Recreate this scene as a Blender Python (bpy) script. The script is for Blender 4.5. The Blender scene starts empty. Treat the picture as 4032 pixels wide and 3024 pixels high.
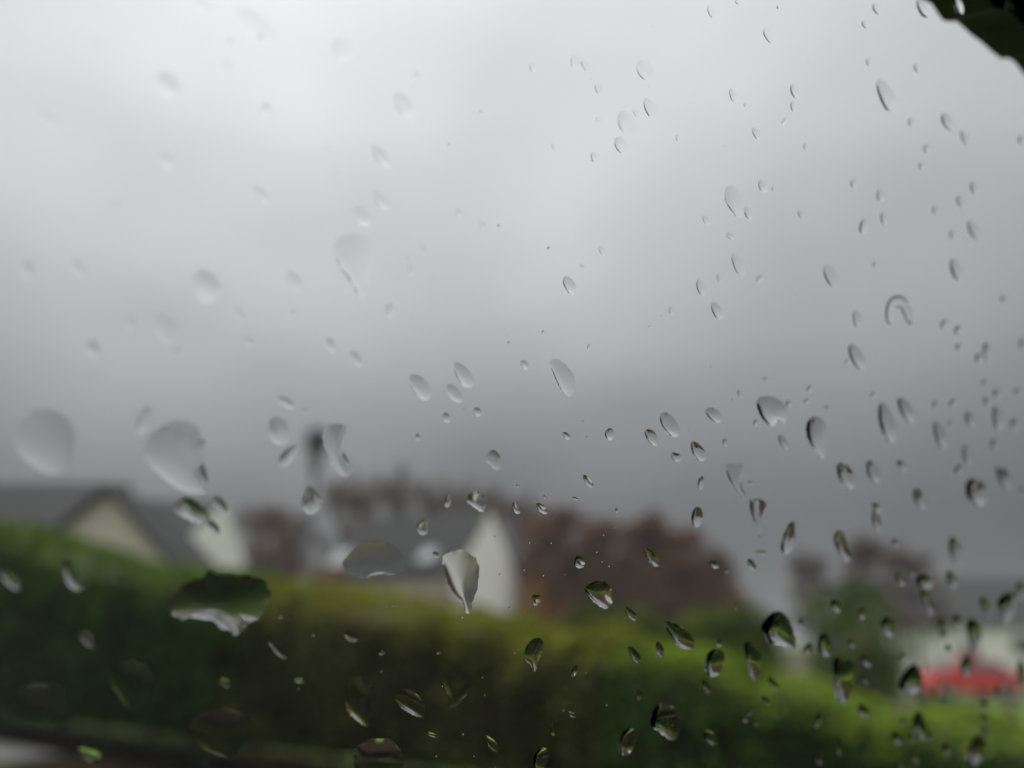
import bpy, math, random
import numpy as np
from mathutils import Vector, Matrix

scene = bpy.context.scene
col = scene.collection
rnd = random.Random(7)
nrg = np.random.default_rng(7)
R = math.radians

# ------------------------------------------------------------------ camera
HAZE = 0.0012
CAM = Vector((0.0, 0.0, 1.25))
PITCH = 0.329323
cam_d = bpy.data.cameras.new('camera')
cam = bpy.data.objects.new('camera', cam_d)
col.objects.link(cam)
cam.location = CAM
cam.rotation_euler = (R(90) + PITCH, 0, 0)
cam_d.sensor_width = 36.0
cam_d.lens = 26.69
cam_d.clip_start = 0.005
cam_d.clip_end = 2000.0
cam_d.dof.use_dof = True
cam_d.dof.focus_distance = 0.10237
cam_d.dof.aperture_fstop = 9.2
scene.camera = cam

# ------------------------------------------------------------------ sky
SUN_AZ, SUN_EL = R(-24.0), R(72.0)
world = bpy.data.worlds.new('World')
scene.world = world
world.use_nodes = True
wt = world.node_tree
wt.nodes.clear()
def wn(t, **k):
    n = wt.nodes.new(t)
    for a, b in k.items():
        setattr(n, a, b)
    return n
w_out = wn('ShaderNodeOutputWorld')
sky = wn('ShaderNodeTexSky')
sky.sky_type = 'NISHITA'
sky.sun_disc = False
sky.sun_elevation = SUN_EL
sky.sun_rotation = SUN_AZ
bg_sky = wn('ShaderNodeBackground')
bg_sky.inputs['Strength'].default_value = 0.08
wt.links.new(sky.outputs[0], bg_sky.inputs['Color'])
tc = wn('ShaderNodeTexCoord')
sep = wn('ShaderNodeSeparateXYZ')
wt.links.new(tc.outputs['Generated'], sep.inputs[0])
def wmath(op, a, b=None):
    n = wn('ShaderNodeMath', operation=op)
    for i, v in enumerate((a, b)):
        if v is None:
            continue
        if isinstance(v, (int, float)):
            n.inputs[i].default_value = v
        else:
            wt.links.new(v, n.inputs[i])
    return n.outputs[0]
# cloud noise bends the layer heights a little, so the bands of cloud are uneven
SKYLOC = (6.8, 9.2, 3.6)
mp = wn('ShaderNodeMapping')
mp.inputs['Location'].default_value = SKYLOC
mp.inputs['Scale'].default_value = (1.0, 1.0, 1.7)
wt.links.new(tc.outputs['Generated'], mp.inputs[0])
nz = wn('ShaderNodeTexNoise')
nz.inputs['Scale'].default_value = 2.3
nz.inputs['Detail'].default_value = 2.0
nz.inputs['Roughness'].default_value = 0.45
wt.links.new(mp.outputs[0], nz.inputs['Vector'])
nz2 = wn('ShaderNodeTexNoise')
nz2.inputs['Scale'].default_value = 3.6
nz2.inputs['Detail'].default_value = 1.5
wt.links.new(mp.outputs[0], nz2.inputs['Vector'])
bend = wmath('MULTIPLY', wmath('SUBTRACT', nz.outputs['Fac'], 0.5), 0.12)
el = wmath('ARCSINE', wmath('ADD', sep.outputs['Z'], bend))
eln = wmath('DIVIDE', el, R(90.0))
ramp = wn('ShaderNodeValToRGB')
cr = ramp.color_ramp
stops = [(0.0, (0.101, 0.104, 0.108)), (.06, (0.115, 0.118, 0.122)), (.100, (0.134, 0.137, 0.141)), (.135, (0.179, 0.180, 0.185)), (.175, (0.253, 0.256, 0.260)),
         (.225, (0.350, 0.353, 0.356)), (.29, (0.448, 0.450, 0.457)), (.38, (0.548, 0.552, 0.560)), (.48, (0.661, 0.665, 0.677)), (.70, (0.960, 0.968, 0.981)), (1.0, (1.060, 1.070, 1.081))]
cr.elements[0].position, cr.elements[0].color = stops[0][0], (*stops[0][1], 1)
cr.elements[1].position, cr.elements[1].color = stops[-1][0], (*stops[-1][1], 1)
for p, c in stops[1:-1]:
    e = cr.elements.new(p)
    e.color = (*c, 1)
wt.links.new(eln, ramp.inputs[0])
# overcast is brighter round the hidden sun and thinner again behind the camera
hx = wmath('MULTIPLY', sep.outputs['X'], math.sin(SUN_AZ))
hy = wmath('MULTIPLY', sep.outputs['Y'], math.cos(SUN_AZ))
hl = wmath('SQRT', wmath('ADD', wmath('MULTIPLY', sep.outputs['X'], sep.outputs['X']), wmath('ADD', wmath('MULTIPLY', sep.outputs['Y'], sep.outputs['Y']), 0.02)))
ca = wmath('DIVIDE', wmath('ADD', hx, hy), hl)
r2 = wn('ShaderNodeValToRGB')
c2 = r2.color_ramp
c2.elements[0].position, c2.elements[0].color = 0.0, (1.15, 1.15, 1.15, 1)
c2.elements[1].position, c2.elements[1].color = 1.0, (1.10, 1.10, 1.10, 1)
for p, v in ((.45, 1.15), (.70, .80), (.794, .80), (.877, .93), (.957, 1.02)):
    e = c2.elements.new(p)
    e.color = (v, v, v, 1)
wt.links.new(wmath('ADD', wmath('MULTIPLY', ca, 0.5), 0.5), r2.inputs[0])
mulc = wn('ShaderNodeMix', data_type='RGBA', blend_type='MULTIPLY')
mulc.inputs[0].default_value = 1.0
wt.links.new(ramp.outputs[0], mulc.inputs[6])
wt.links.new(r2.outputs[0], mulc.inputs[7])
behind = wn('ShaderNodeMix', data_type='RGBA')
bfac = wn('ShaderNodeMapRange')
bfac.interpolation_type = 'SMOOTHSTEP'
bfac.inputs['From Min'].default_value = 0.35
bfac.inputs['From Max'].default_value = -0.55
wt.links.new(ca, bfac.inputs['Value'])
wt.links.new(bfac.outputs[0], behind.inputs[0])
wt.links.new(mulc.outputs[2], behind.inputs[6])
behind.inputs[7].default_value = (.66, .655, .67, 1)
var = wmath('ADD', wmath('MULTIPLY', nz2.outputs['Fac'], 0.40), 0.80)
bg = wn('ShaderNodeBackground')
wt.links.new(behind.outputs[2], bg.inputs['Color'])
wt.links.new(var, bg.inputs['Strength'])
mixw = wn('ShaderNodeMixShader')
mixw.inputs[0].default_value = 0.965
wt.links.new(bg_sky.outputs[0], mixw.inputs[1])
wt.links.new(bg.outputs[0], mixw.inputs[2])
wt.links.new(mixw.outputs[0], w_out.inputs['Surface'])

sun_d = bpy.data.lights.new('sun', 'SUN')
sun_d.energy = 1.5
sun_d.angle = R(24)
sun_d.color = (1.0, 0.97, 0.93)
sun = bpy.data.objects.new('sun', sun_d)
col.objects.link(sun)
sd = Vector((math.sin(SUN_AZ) * math.cos(SUN_EL), math.cos(SUN_AZ) * math.cos(SUN_EL), math.sin(SUN_EL)))
sun.rotation_euler = sd.to_track_quat('Z', 'Y').to_euler()
sun.location = (0, 0, 40)

vs = scene.view_settings
vs.view_transform = 'Standard'
vs.look = 'None'
vs.exposure = 0.27
vs.gamma = 1.0
vs.use_curve_mapping = False
cy = scene.cycles
cy.max_bounces = 10
cy.transmission_bounces = 10
cy.transparent_max_bounces = 12
cy.diffuse_bounces = 3
cy.glossy_bounces = 3
cy.caustics_reflective = False
cy.caustics_refractive = False
cy.use_denoising = True
cy.sample_clamp_indirect = 4.0

# ------------------------------------------------------------------ materials
def mat(name, base, rough=0.7, var=0.0, scale=8.0, spec=0.4, trans=0.0, base2=None, bump=0.0, metal=0.0, coat=0.0, perobj=0.0):
    m = bpy.data.materials.new(name)
    m.use_nodes = True
    t = m.node_tree
    p = t.nodes['Principled BSDF']
    p.inputs['Roughness'].default_value = rough
    p.inputs['Specular IOR Level'].default_value = spec
    p.inputs['Metallic'].default_value = metal
    p.inputs['Coat Weight'].default_value = coat
    p.inputs['Base Color'].default_value = (*base, 1)
    if var or base2:
        g = t.nodes.new('ShaderNodeNewGeometry')
        n = t.nodes.new('ShaderNodeTexNoise')
        n.inputs['Scale'].default_value = scale
        n.inputs['Detail'].default_value = 4
        t.links.new(g.outputs['Position'], n.inputs['Vector'])
        r = t.nodes.new('ShaderNodeValToRGB')
        r.color_ramp.elements[0].position = .35
        r.color_ramp.elements[1].position = .65
        b2 = base2 or base
        r.color_ramp.elements[0].color = (*[max(0, c * (1 - var)) for c in base], 1)
        r.color_ramp.elements[1].color = (*[c * (1 + var) for c in b2], 1)
        t.links.new(n.outputs['Fac'], r.inputs[0])
        t.links.new(r.outputs[0], p.inputs['Base Color'])
        if bump:
            b = t.nodes.new('ShaderNodeBump')
            b.inputs['Strength'].default_value = bump
            t.links.new(n.outputs['Fac'], b.inputs['Height'])
            t.links.new(b.outputs[0], p.inputs['Normal'])
    if trans:
        tr = t.nodes.new('ShaderNodeBsdfTranslucent')
        mx = t.nodes.new('ShaderNodeMixShader')
        mx.inputs[0].default_value = trans
        out = t.nodes['Material Output']
        if var or base2:
            t.links.new(r.outputs[0], tr.inputs['Color'])
        else:
            tr.inputs['Color'].default_value = (*base, 1)
        t.links.new(p.outputs[0], mx.inputs[1])
        t.links.new(tr.outputs[0], mx.inputs[2])
        t.links.new(mx.outputs[0], out.inputs['Surface'])
    return m

M = {}
M['grass'] = mat('grass', (.07, .14, .02), .9, .35, .9, .2, base2=(.12, .19, .03))
M['asphalt'] = mat('wet_asphalt', (.055, .055, .058), .35, .2, 3.0, .5)
M['paving'] = mat('paving', (.20, .20, .19), .6, .15, 4.0, .4)
M['slate'] = mat('slate_roof', (.036, .036, .037), .7, .25, 3.0, .2)
M['slate2'] = mat('grey_roof', (.055, .055, .057), .7, .2, 3.0, .25)
M['beige'] = mat('beige_render', (.56, .49, .45), .9, .06, 1.5, .2)
M['white'] = mat('white_render', (.92, .89, .86), .9, .02, 1.5, .2)
M['cream'] = mat('cream_render', (.92, .90, .87), .9, .03, 1.5, .2)
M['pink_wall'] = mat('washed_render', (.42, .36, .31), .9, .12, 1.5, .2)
M['frame_white'] = mat('white_paint', (.8, .8, .78), .4)
M['frame_dark'] = mat('dark_paint', (.05, .05, .055), .4)
M['brown_door'] = mat('brown_door', (.12, .045, .025), .5, .2, 6)
M['pane'] = mat('window_pane_glass', (.02, .022, .025), .04, spec=.9)
M['bark'] = mat('bark', (.075, .055, .042), .9, .3, 10, .2)
M['twig'] = mat('twig', (.10, .070, .055), .9, .3, 4, .2)
M['beech'] = mat('dry_brown_leaf', (.19, .115, .078), .9, .25, .8, .05, trans=.3, base2=(.25, .152, .105))
M['beech_dark'] = mat('dark_brown_leaf', (.14, .096, .075), .9, .3, .8, .05, trans=.3, base2=(.19, .130, .102))
M['laurel'] = mat('dark_green_leaf', (.012, .042, .010), .7, .3, 2.5, .08, trans=.2, base2=(.042, .110, .014))
M['privet'] = mat('olive_leaf', (.046, .058, .022), .7, .3, 3.0, .08, trans=.2, base2=(.108, .115, .034))
M['privet_green'] = mat('bright_green_leaf', (.026, .070, .020), .7, .3, 3.0, .08, trans=.2, base2=(.070, .140, .026))
M['toplit_laurel'] = mat('toplit_green_leaf', (.075, .150, .016), .7, .25, 2.5, .08, trans=.25, base2=(.14, .22, .022))  # crown copies of the hedge leaves: new shoots, with top light in their colour
M['toplit_privet'] = mat('toplit_yellow_leaf', (.190, .210, .024), .7, .25, 3.0, .08, trans=.25, base2=(.26, .28, .030))
M['toplit_green'] = mat('toplit_lime_leaf', (.130, .215, .020), .7, .25, 3.0, .08, trans=.25, base2=(.22, .31, .028))
M['moss'] = mat('moss_green_leaf', (.090, .130, .022), .8, .3, 1.5, .05, trans=.2, base2=(.14, .18, .024))
M['bush'] = mat('bush_leaf', (.030, .080, .018), .8, .35, .8, .05, trans=.2, base2=(.11, .17, .022))
M['redshrub'] = mat('rust_leaf', (.27, .085, .022), .8, .35, 1.5, .05, trans=.3, base2=(.30, .17, .03))
M['core'] = mat('hedge_inner_shade', (.020, .018, .012), 1.0, .3, 2, .1)  # shade inside the hedges, painted as a near black core
M['metal_post'] = mat('painted_post', (.042, .048, .060), .5, .1, 6, .4)
M['lamp_black'] = mat('lamp_housing', (.035, .045, .07), .45)
M['lamp_lens'] = mat('lamp_lens', (.15, .17, .165), .3)
M['red'] = mat('red_car_paint', (.72, .035, .045), .25, coat=.6)
M['tyre'] = mat('tyre', (.02, .02, .02), .9)
M['rim'] = mat('wheel_rim', (.5, .5, .52), .3, metal=.8)
M['car_glass'] = mat('car_glass', (.03, .033, .036), .03, spec=.9)
M['headlight'] = mat('headlight_glass', (.7, .7, .7), .1)
M['taillight'] = mat('taillight_glass', (.35, .01, .01), .15)
M['trim'] = mat('black_window_trim', (.075, .068, .066), .65, .3, 60, .25)
M['litter'] = mat('wet_fallen_leaves', (.014, .012, .008), 1.0, .4, 6, .05, base2=(.028, .020, .012))
M['soil'] = mat('leaf_litter', (.024, .018, .013), 1.0, .4, 5, .05)
# rain water
m = bpy.data.materials.new('rain_water')
m.use_nodes = True
t = m.node_tree
t.nodes.clear()
g = t.nodes.new('ShaderNodeBsdfGlass')
g.inputs['IOR'].default_value = 1.333
g.inputs['Roughness'].default_value = 0.0
o_ = t.nodes.new('ShaderNodeOutputMaterial')
t.links.new(g.outputs[0], o_.inputs['Surface'])
M['water'] = m
# thin clear glass: a flat pane bends nothing, it only tints a little
m = bpy.data.materials.new('clear_glass')
m.use_nodes = True
t = m.node_tree
t.nodes.clear()
g = t.nodes.new('ShaderNodeBsdfTransparent')
g.inputs['Color'].default_value = (.985, .995, .990, 1)
o_ = t.nodes.new('ShaderNodeOutputMaterial')
t.links.new(g.outputs[0], o_.inputs['Surface'])
M['clear_glass'] = m

# ------------------------------------------------------------------ helpers
class MB:
    """collects boxes, tubes and prisms and links them as one mesh"""
    def __init__(s):
        s.v, s.f = [], []
    def add(s, vs_, fs):
        b = len(s.v)
        s.v += [tuple(v) for v in vs_]
        s.f += [tuple(b + i for i in f) for f in fs]
        return s
    def box(s, x0, x1, y0, y1, z0, z1):
        vs_ = [(x, y, z) for z in (z0, z1) for (x, y) in ((x0, y0), (x1, y0), (x1, y1), (x0, y1))]
        return s.add(vs_, [(3, 2, 1, 0), (4, 5, 6, 7), (0, 1, 5, 4), (1, 2, 6, 5), (2, 3, 7, 6), (3, 0, 4, 7)])
    def prism(s, bottom, top):
        n = len(bottom)
        return s.add(list(bottom) + list(top), [tuple(range(n))[::-1], tuple(range(n, 2 * n))] + [(i, (i + 1) % n, n + (i + 1) % n, n + i) for i in range(n)])
    def tube(s, pts, rads, n=6):
        pts = [Vector(p) for p in pts]
        rings = []
        for i, p in enumerate(pts):
            d = (pts[min(i + 1, len(pts) - 1)] - pts[max(i - 1, 0)]).normalized()
            a = d.cross(Vector((.31, .95, .05)) if abs(d.z) > .9 else Vector((0, 0, 1))).normalized()
            b = d.cross(a)
            rings.append([p + (a * math.cos(2 * math.pi * k / n) + b * math.sin(2 * math.pi * k / n)) * rads[i] for k in range(n)])
        vs_ = [v for r_ in rings for v in r_]
        fs = []
        for i in range(len(pts) - 1):
            for k in range(n):
                fs.append((i * n + k, i * n + (k + 1) % n, (i + 1) * n + (k + 1) % n, (i + 1) * n + k))
        fs += [tuple(range(n))[::-1], tuple((len(pts) - 1) * n + k for k in range(n))]
        return s.add(vs_, fs)
    def build(s, name, m, parent=None, smooth=False, bevel=0.0):
        me = bpy.data.meshes.new(name)
        me.from_pydata(s.v, [], s.f)
        me.materials.append(m)
        if smooth:
            me.shade_smooth()
        me.update()
        o = bpy.data.objects.new(name, me)
        col.objects.link(o)
        if parent is not None:
            o.parent = parent
        if bevel:
            b = o.modifiers.new('bevel', 'BEVEL')
            b.width = bevel
            b.segments = 2
            b.limit_method = 'ANGLE'
        return o

def quads_object(name, P4, m, parent=None):
    """P4: n x 4 x 3 array of free quads (leaves, twigs)"""
    n = len(P4)
    me = bpy.data.meshes.new(name)
    me.vertices.add(n * 4)
    me.vertices.foreach_set('co', P4.reshape(-1).astype(np.float32))
    me.loops.add(n * 4)
    me.loops.foreach_set('vertex_index', np.arange(n * 4, dtype=np.int32))
    me.polygons.add(n)
    me.polygons.foreach_set('loop_start', np.arange(0, n * 4, 4, dtype=np.int32))
    me.materials.append(m)
    me.update(calc_edges=True)
    o = bpy.data.objects.new(name, me)
    col.objects.link(o)
    if parent is not None:
        o.parent = parent
    return o

def leaves(P, length, width, up=0.3, nrm=None, pull=2.3):
    """leaf quads (pointed rhombs) at points P with mostly random facing; nrm pulls the faces outward"""
    n = len(P)
    d = nrg.normal(size=(n, 3))
    if nrm is not None:
        d = d * 0.9 + nrm * pull
    d[:, 2] += up
    d /= np.linalg.norm(d, axis=1)[:, None]
    a = np.cross(d, nrg.normal(size=(n, 3)))
    a /= np.linalg.norm(a, axis=1)[:, None]
    b = np.cross(d, a)
    s = nrg.uniform(.7, 1.3, n)[:, None]
    L = a * length * s
    W = b * width * s
    bend = d * (length * .25) * nrg.uniform(-1, 1, n)[:, None]
    return np.stack([P - L * .5 + bend, P + W * .5 - L * .08, P + L * .5 + bend, P - W * .5 - L * .08], axis=1)

def thing(name, label, cat, loc=(0, 0, 0), rz=0.0, group=None):
    o = bpy.data.objects.new(name, None)
    o.empty_display_size = .2
    col.objects.link(o)
    o.location = loc
    o.rotation_euler = (0, 0, rz)
    tag(o, label, cat, group)
    return o
def tag(o, label=None, cat=None, group=None, kind=None):
    if label: o['label'] = label
    if cat: o['category'] = cat
    if group: o['group'] = group
    if kind: o['kind'] = kind
    return o

def smooth(a, b, x):
    t_ = np.clip((x - a) / (b - a), 0, 1)
    return t_ * t_ * (3 - 2 * t_)
def ground_z(x, y):
    x = np.asarray(x, float); y = np.asarray(y, float)
    return -.85 * smooth(5, 13, x) * smooth(13, 22, y) * (1 - smooth(36, 50, y) * .65)

# ------------------------------------------------------------------ ground
def sheet(name, xs, ys, off, m, fn=None):
    X, Y = np.meshgrid(xs, ys)
    if fn is not None:
        X, Y = fn(X, Y)
    Z = ground_z(X, Y) + off
    V = np.stack([X, Y, Z], -1).reshape(-1, 3)
    nx, ny = len(xs), len(ys)
    me = bpy.data.meshes.new(name)
    me.from_pydata(V.tolist(), [], [(j * nx + i, j * nx + i + 1, (j + 1) * nx + i + 1, (j + 1) * nx + i) for j in range(ny - 1) for i in range(nx - 1)])
    me.materials.append(m)
    me.shade_smooth()
    o = bpy.data.objects.new(name, me)
    col.objects.link(o)
    tag(o, kind='structure')
    return o
gx = np.concatenate([[-600, -300, -150, -90], np.arange(-60, 60.1, 1.5), [90, 150, 300, 600]])
gy = np.concatenate([[-300, -100, -40], np.arange(-15, 75.1, 1.5), [110, 180, 320, 700]])
sheet('ground', gx, gy, 0.0, M['grass'])

# the line of the front hedge: from far left to near right
HA, HB = np.array([-13.8, 17.25]), np.array([6.2, 2.25])
HD = (HB - HA) / np.linalg.norm(HB - HA)
HN = np.array([HD[1], -HD[0]])          # towards the camera
def along(s, off):
    p = HA + HD * s + HN * off
    return p
def hstrip(name, s0, s1, o0, o1, off, m, n=24):
    ss = np.linspace(s0, s1, n)
    vs_, fs = [], []
    for s_ in ss:
        for o_ in (o0, o1):
            p = along(s_, o_)
            vs_.append((p[0], p[1], float(ground_z(p[0], p[1])) + off))
    for i in range(n - 1):
        fs.append((2 * i, 2 * i + 1, 2 * i + 3, 2 * i + 2))
    o = MB().add(vs_, fs).build(name, m)
    tag(o, kind='structure')
    return o
hstrip('soil_strip', -8, 25, .80, -.9, .012, M['soil'])
hstrip('pavement', -10, 11.3, 1.58, .80, .02, M['paving'])
hstrip('leaf_litter_strip', 11.32, 25, 1.9, .80, .016, M['litter'])
# the lane behind, where the red car stands
lane = sheet('road', np.linspace(-30, 60, 61), np.linspace(30.6, 35.0, 5), .03, M['asphalt'])
# short grass on the verge in the near left corner
P = np.stack([nrg.uniform(-9.5, -3.0, 26000), nrg.uniform(4.5, 11.5, 26000), np.zeros(26000)], 1)
dd = (P[:, :2] - HA) @ HN
P = P[(dd > 1.6)]
bl = nrg.uniform(.03, .09, len(P))[:, None]
az = nrg.uniform(0, 6.283, len(P))
sx = np.stack([np.cos(az), np.sin(az), 0 * az], 1) * .006
ln = np.concatenate([nrg.normal(0, .35, (len(P), 2)), np.ones((len(P), 1))], 1) * bl
go = quads_object('grass', np.stack([P - sx, P + sx, P + ln + sx * .2, P + ln - sx * .2], 1), mat('grass_blade', (.10, .19, .025), .7, .3, 2, .3, trans=.3))
tag(go, 'bright green verge grass beside the pavement in the bottom left corner', 'grass', kind='stuff')

# ------------------------------------------------------------------ houses
def window(parent, x, y, z, w, h, rz_axis='y-', frame_m=None, name='window'):
    """a framed window set into a wall that faces -y (y-) or +x (x+), in the parent's own axes"""
    fm = frame_m or M['frame_white']
    f = MB()
    b = .07
    def bx(mb, u0, u1, d0, d1, z0, z1):
        if rz_axis == 'y-':
            mb.box(x + u0, x + u1, y - d1, y - d0, z0, z1)
        else:
            mb.box(x + d0, x + d1, y + u0, y + u1, z0, z1)
    bx(f, -w / 2, w / 2, .002, .05, z, z + b)
    bx(f, -w / 2, w / 2, .002, .05, z + h - b, z + h)
    bx(f, -w / 2, -w / 2 + b, .002, .05, z + b, z + h - b)
    bx(f, w / 2 - b, w / 2, .002, .05, z + b, z + h - b)
    bx(f, -.03, .03, .004, .046, z + b, z + h - b)
    wf = f.build(name, fm, parent)
    p = MB()
    bx(p, -w / 2 + b, w / 2 - b, .006, .02, z + b, z + h - b)
    p.build('pane', M['pane'], wf)
    s = MB()
    bx(s, -w / 2 - .06, w / 2 + .06, .002, .11, z - .07, z - .002)
    s.build('sill', fm, wf)
    return wf

def gable_roof(parent, x0, x1, y0, y1, eave, ridge, m, over=.3, th=.16, name='roof'):
    """ridge along x; over = overhang at the gables and eaves"""
    ym = (y0 + y1) / 2
    sl = (ridge - eave) / (ym - y0)
    k = MB()
    e0 = eave - sl * over
    k.prism([(x0 - over, y0 - over, e0), (x0 - over, ym, ridge), (x0 - over, y1 + over, e0), (x0 - over, y1 + over, e0 + th), (x0 - over, ym, ridge + th), (x0 - over, y0 - over, e0 + th)],
            [(x1 + over, y0 - over, e0), (x1 + over, ym, ridge), (x1 + over, y1 + over, e0), (x1 + over, y1 + over, e0 + th), (x1 + over, ym, ridge + th), (x1 + over, y0 - over, e0 + th)])
    return k.build(name, m, parent)

def gable_walls(parent, x0, x1, y0, y1, z0, eave, ridge, m, name='wall'):
    ym = (y0 + y1) / 2
    k = MB()
    prof = [(y0, z0), (y1, z0), (y1, eave - .004), (ym, ridge - .004), (y0, eave - .004)]
    k.prism([(x0, a, b) for a, b in prof], [(x1, a, b) for a, b in prof])
    return k.build(name, m, parent)

def skylight(parent, x, y0, ym, eave, ridge, t_, w, h, roof_th=.16):
    """a roof window lying on the front roof slope; t_ is how far up the slope it sits"""
    run = ym - y0
    d = Vector((0, run, ridge - eave)).normalized()
    n = Vector((0, -d.z, d.y))
    base = Vector((x, y0, eave + roof_th * 1.35)) + Vector((0, run, ridge - eave)) * t_
    def quad(mb, u0, u1, v0, v1, n0, n1):
        c = [(u0, v0), (u1, v0), (u1, v1), (u0, v1)]
        mb.prism([base + Vector((u, 0, 0)) + d * v + n * n0 for u, v in c], [base + Vector((u, 0, 0)) + d * v + n * n1 for u, v in c])
    f = MB()
    b = .07
    quad(f, -w / 2, w / 2, -h / 2, -h / 2 + b, -.1, .06)
    quad(f, -w / 2, w / 2, h / 2 - b, h / 2, -.1, .06)
    quad(f, -w / 2, -w / 2 + b, -h / 2 + b, h / 2 - b, -.1, .06)
    quad(f, w / 2 - b, w / 2, -h / 2 + b, h / 2 - b, -.1, .06)
    wf = f.build('skylight', M['frame_dark'], parent)
    p = MB()
    quad(p, -w / 2 + b, w / 2 - b, -h / 2 + b, h / 2 - b, -.08, .035)
    p.build('pane', M['sky_pane'], wf)
M['sky_pane'] = mat('skylight_glass', (.34, .37, .39), .12, spec=1.0, coat=1.0)

def gutter(parent, x0, x1, y, z):
    MB().tube([(x0, y, z), (x1, y, z)], [.06, .06], 8).build('gutter', M['frame_dark'], parent)

# house A, far left: long dark roof with a beige gable wing in front
ha = thing('house', 'beige house with a long dark roof and a front gable, behind the tall left hedge', 'house', (-14.6, 24.6, 0), 0.0, 'houses behind the hedge')
gable_walls(ha, -14, -.2, .6, 7.0, -.3, 4.5, 6.9, M['beige'])
gable_roof(ha, -14, -.2, .6, 7.0, 4.5, 6.85, M['slate'], .3)
wx0, wx1, wpk, wev, wy0 = -.27, 4.93, 5.62, 3.12, -1.6
k = MB()
xm = (wx0 + wx1) / 2
prof = [(wx0, -.3), (wx1, -.3), (wx1, wev), (xm, wpk), (wx0, wev)]
k.prism([(a, wy0, b) for a, b in prof][::-1], [(a, 2.1, b) for a, b in prof][::-1])
k.build('gable_wing', M['beige'], ha)
sl = (wpk - wev) / (xm - wx0)
k = MB()
ov, th = .34, .2
e0 = wev - sl * ov
rp = [(wx0 - ov, e0), (xm, wpk + .004), (wx1 + ov, e0), (wx1 + ov, e0 + th), (xm, wpk + th), (wx0 - ov, e0 + th)]
k.prism([(a, wy0 - .3, b) for a, b in rp][::-1], [(a, 2.2, b) for a, b in rp][::-1])
k.build('wing_roof', M['slate'], ha)
window(ha, -8.0, .6, 1.0, 1.6, 1.3)
window(ha, -4.5, .6, 1.0, 1.6, 1.3)
window(ha, xm, wy0, .9, 1.5, 1.3)
gutter(ha, -14.2, -1.0, .28, 4.42)

def cottage(name, label, loc, rz, L, W, eave, ridge, wallm, lights, grp='houses behind the hedge'):
    h = thing(name, label, 'house', loc, rz, grp)
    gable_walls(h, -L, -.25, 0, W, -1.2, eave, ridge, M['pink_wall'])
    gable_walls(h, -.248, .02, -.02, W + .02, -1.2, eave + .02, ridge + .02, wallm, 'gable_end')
    gable_roof(h, -L, -.14, 0, W, eave + .03, ridge + .03, M['slate'], .12, .14)
    for (x, t_, w, hh) in lights:
        skylight(h, x, 0, W / 2, eave, ridge, t_, w, hh)
    for x in (-L * .22, -L * .72):
        window(h, x, 0, .9, 1.3, 1.25)
    d = MB().box(-L * .5 - .45, -L * .5 + .45, -.05, -.002, .05, 2.1).build('door', M['frame_white'], h)
    MB().box(-L * .5 + .28, -L * .5 + .34, -.09, -.05, 1.0, 1.12).build('handle', M['frame_dark'], d)
    gutter(h, -L - .1, .05, -.16, eave - .12)
    return h
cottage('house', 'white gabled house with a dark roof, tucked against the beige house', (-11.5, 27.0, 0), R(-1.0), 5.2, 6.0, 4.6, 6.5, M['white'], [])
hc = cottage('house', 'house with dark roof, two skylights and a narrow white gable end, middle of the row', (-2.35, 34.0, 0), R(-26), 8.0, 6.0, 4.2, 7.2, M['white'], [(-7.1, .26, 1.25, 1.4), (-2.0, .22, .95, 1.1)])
# house D, low on the right beyond the car
hd = thing('house', 'low pale bungalow with a wide grey roof, behind the red car', 'house', (31.2, 47.5, -.35), R(3), 'houses behind the hedge')
gable_walls(hd, -8.3, 12, 0, 8, -1.2, 2.78, 5.6, M['cream'])
gable_roof(hd, -8.3, 12, 0, 8, 2.78, 5.55, M['slate2'], .4)
d = MB().box(-4.9, -3.8, -.05, -.002, -.6, 1.5).build('door', M['brown_door'], hd)
MB().box(-4.0, -3.94, -.09, -.05, .5, .62).build('handle', M['frame_white'], d)
window(hd, -1.0, 0, .9, 1.5, 1.2)
MB().box(-4.4, -3.6, 3.4, 4.3, 5.0, 6.3).build('chimney', M['beige'], hd)

# low wall by the lane
gw = MB().box(-1.5, 1.5, -.15, .15, -.3, 1.55).box(-1.6, 1.6, -.2, .2, 1.552, 1.64)
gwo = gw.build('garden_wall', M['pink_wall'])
gwo.location = (10.2, 29.0, float(ground_z(10.2, 29)))
tag(gwo, 'low washed out pinkish garden wall between the far hedge and the round bush', 'wall')

# ------------------------------------------------------------------ street lamp
lx, ly = -5.02, 19.0
sl_ = thing('street_lamp', 'tall grey lamp post with a dark lantern head in front of the houses', 'street lamp', (lx, ly, 0))
MB().tube([(0, 0, -.2), (0, 0, 1.0), (0, 0, 1.01), (0, 0, 5.6)], [.09, .09, .06, .055], 10).build('post', M['metal_post'], sl_, True)
hd_ = MB().tube([(0, 0, 5.88), (0, 0, 6.0), (0, 0, 6.42), (0, 0, 6.6)], [.20, .30, .28, .08], 12).build('lamp_head', M['lamp_black'], sl_, True)
MB().tube([(0, 0, 5.40), (0, 0, 5.878)], [.13, .2], 12).build('lamp_lens', M['lamp_lens'], sl_, True)

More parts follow.
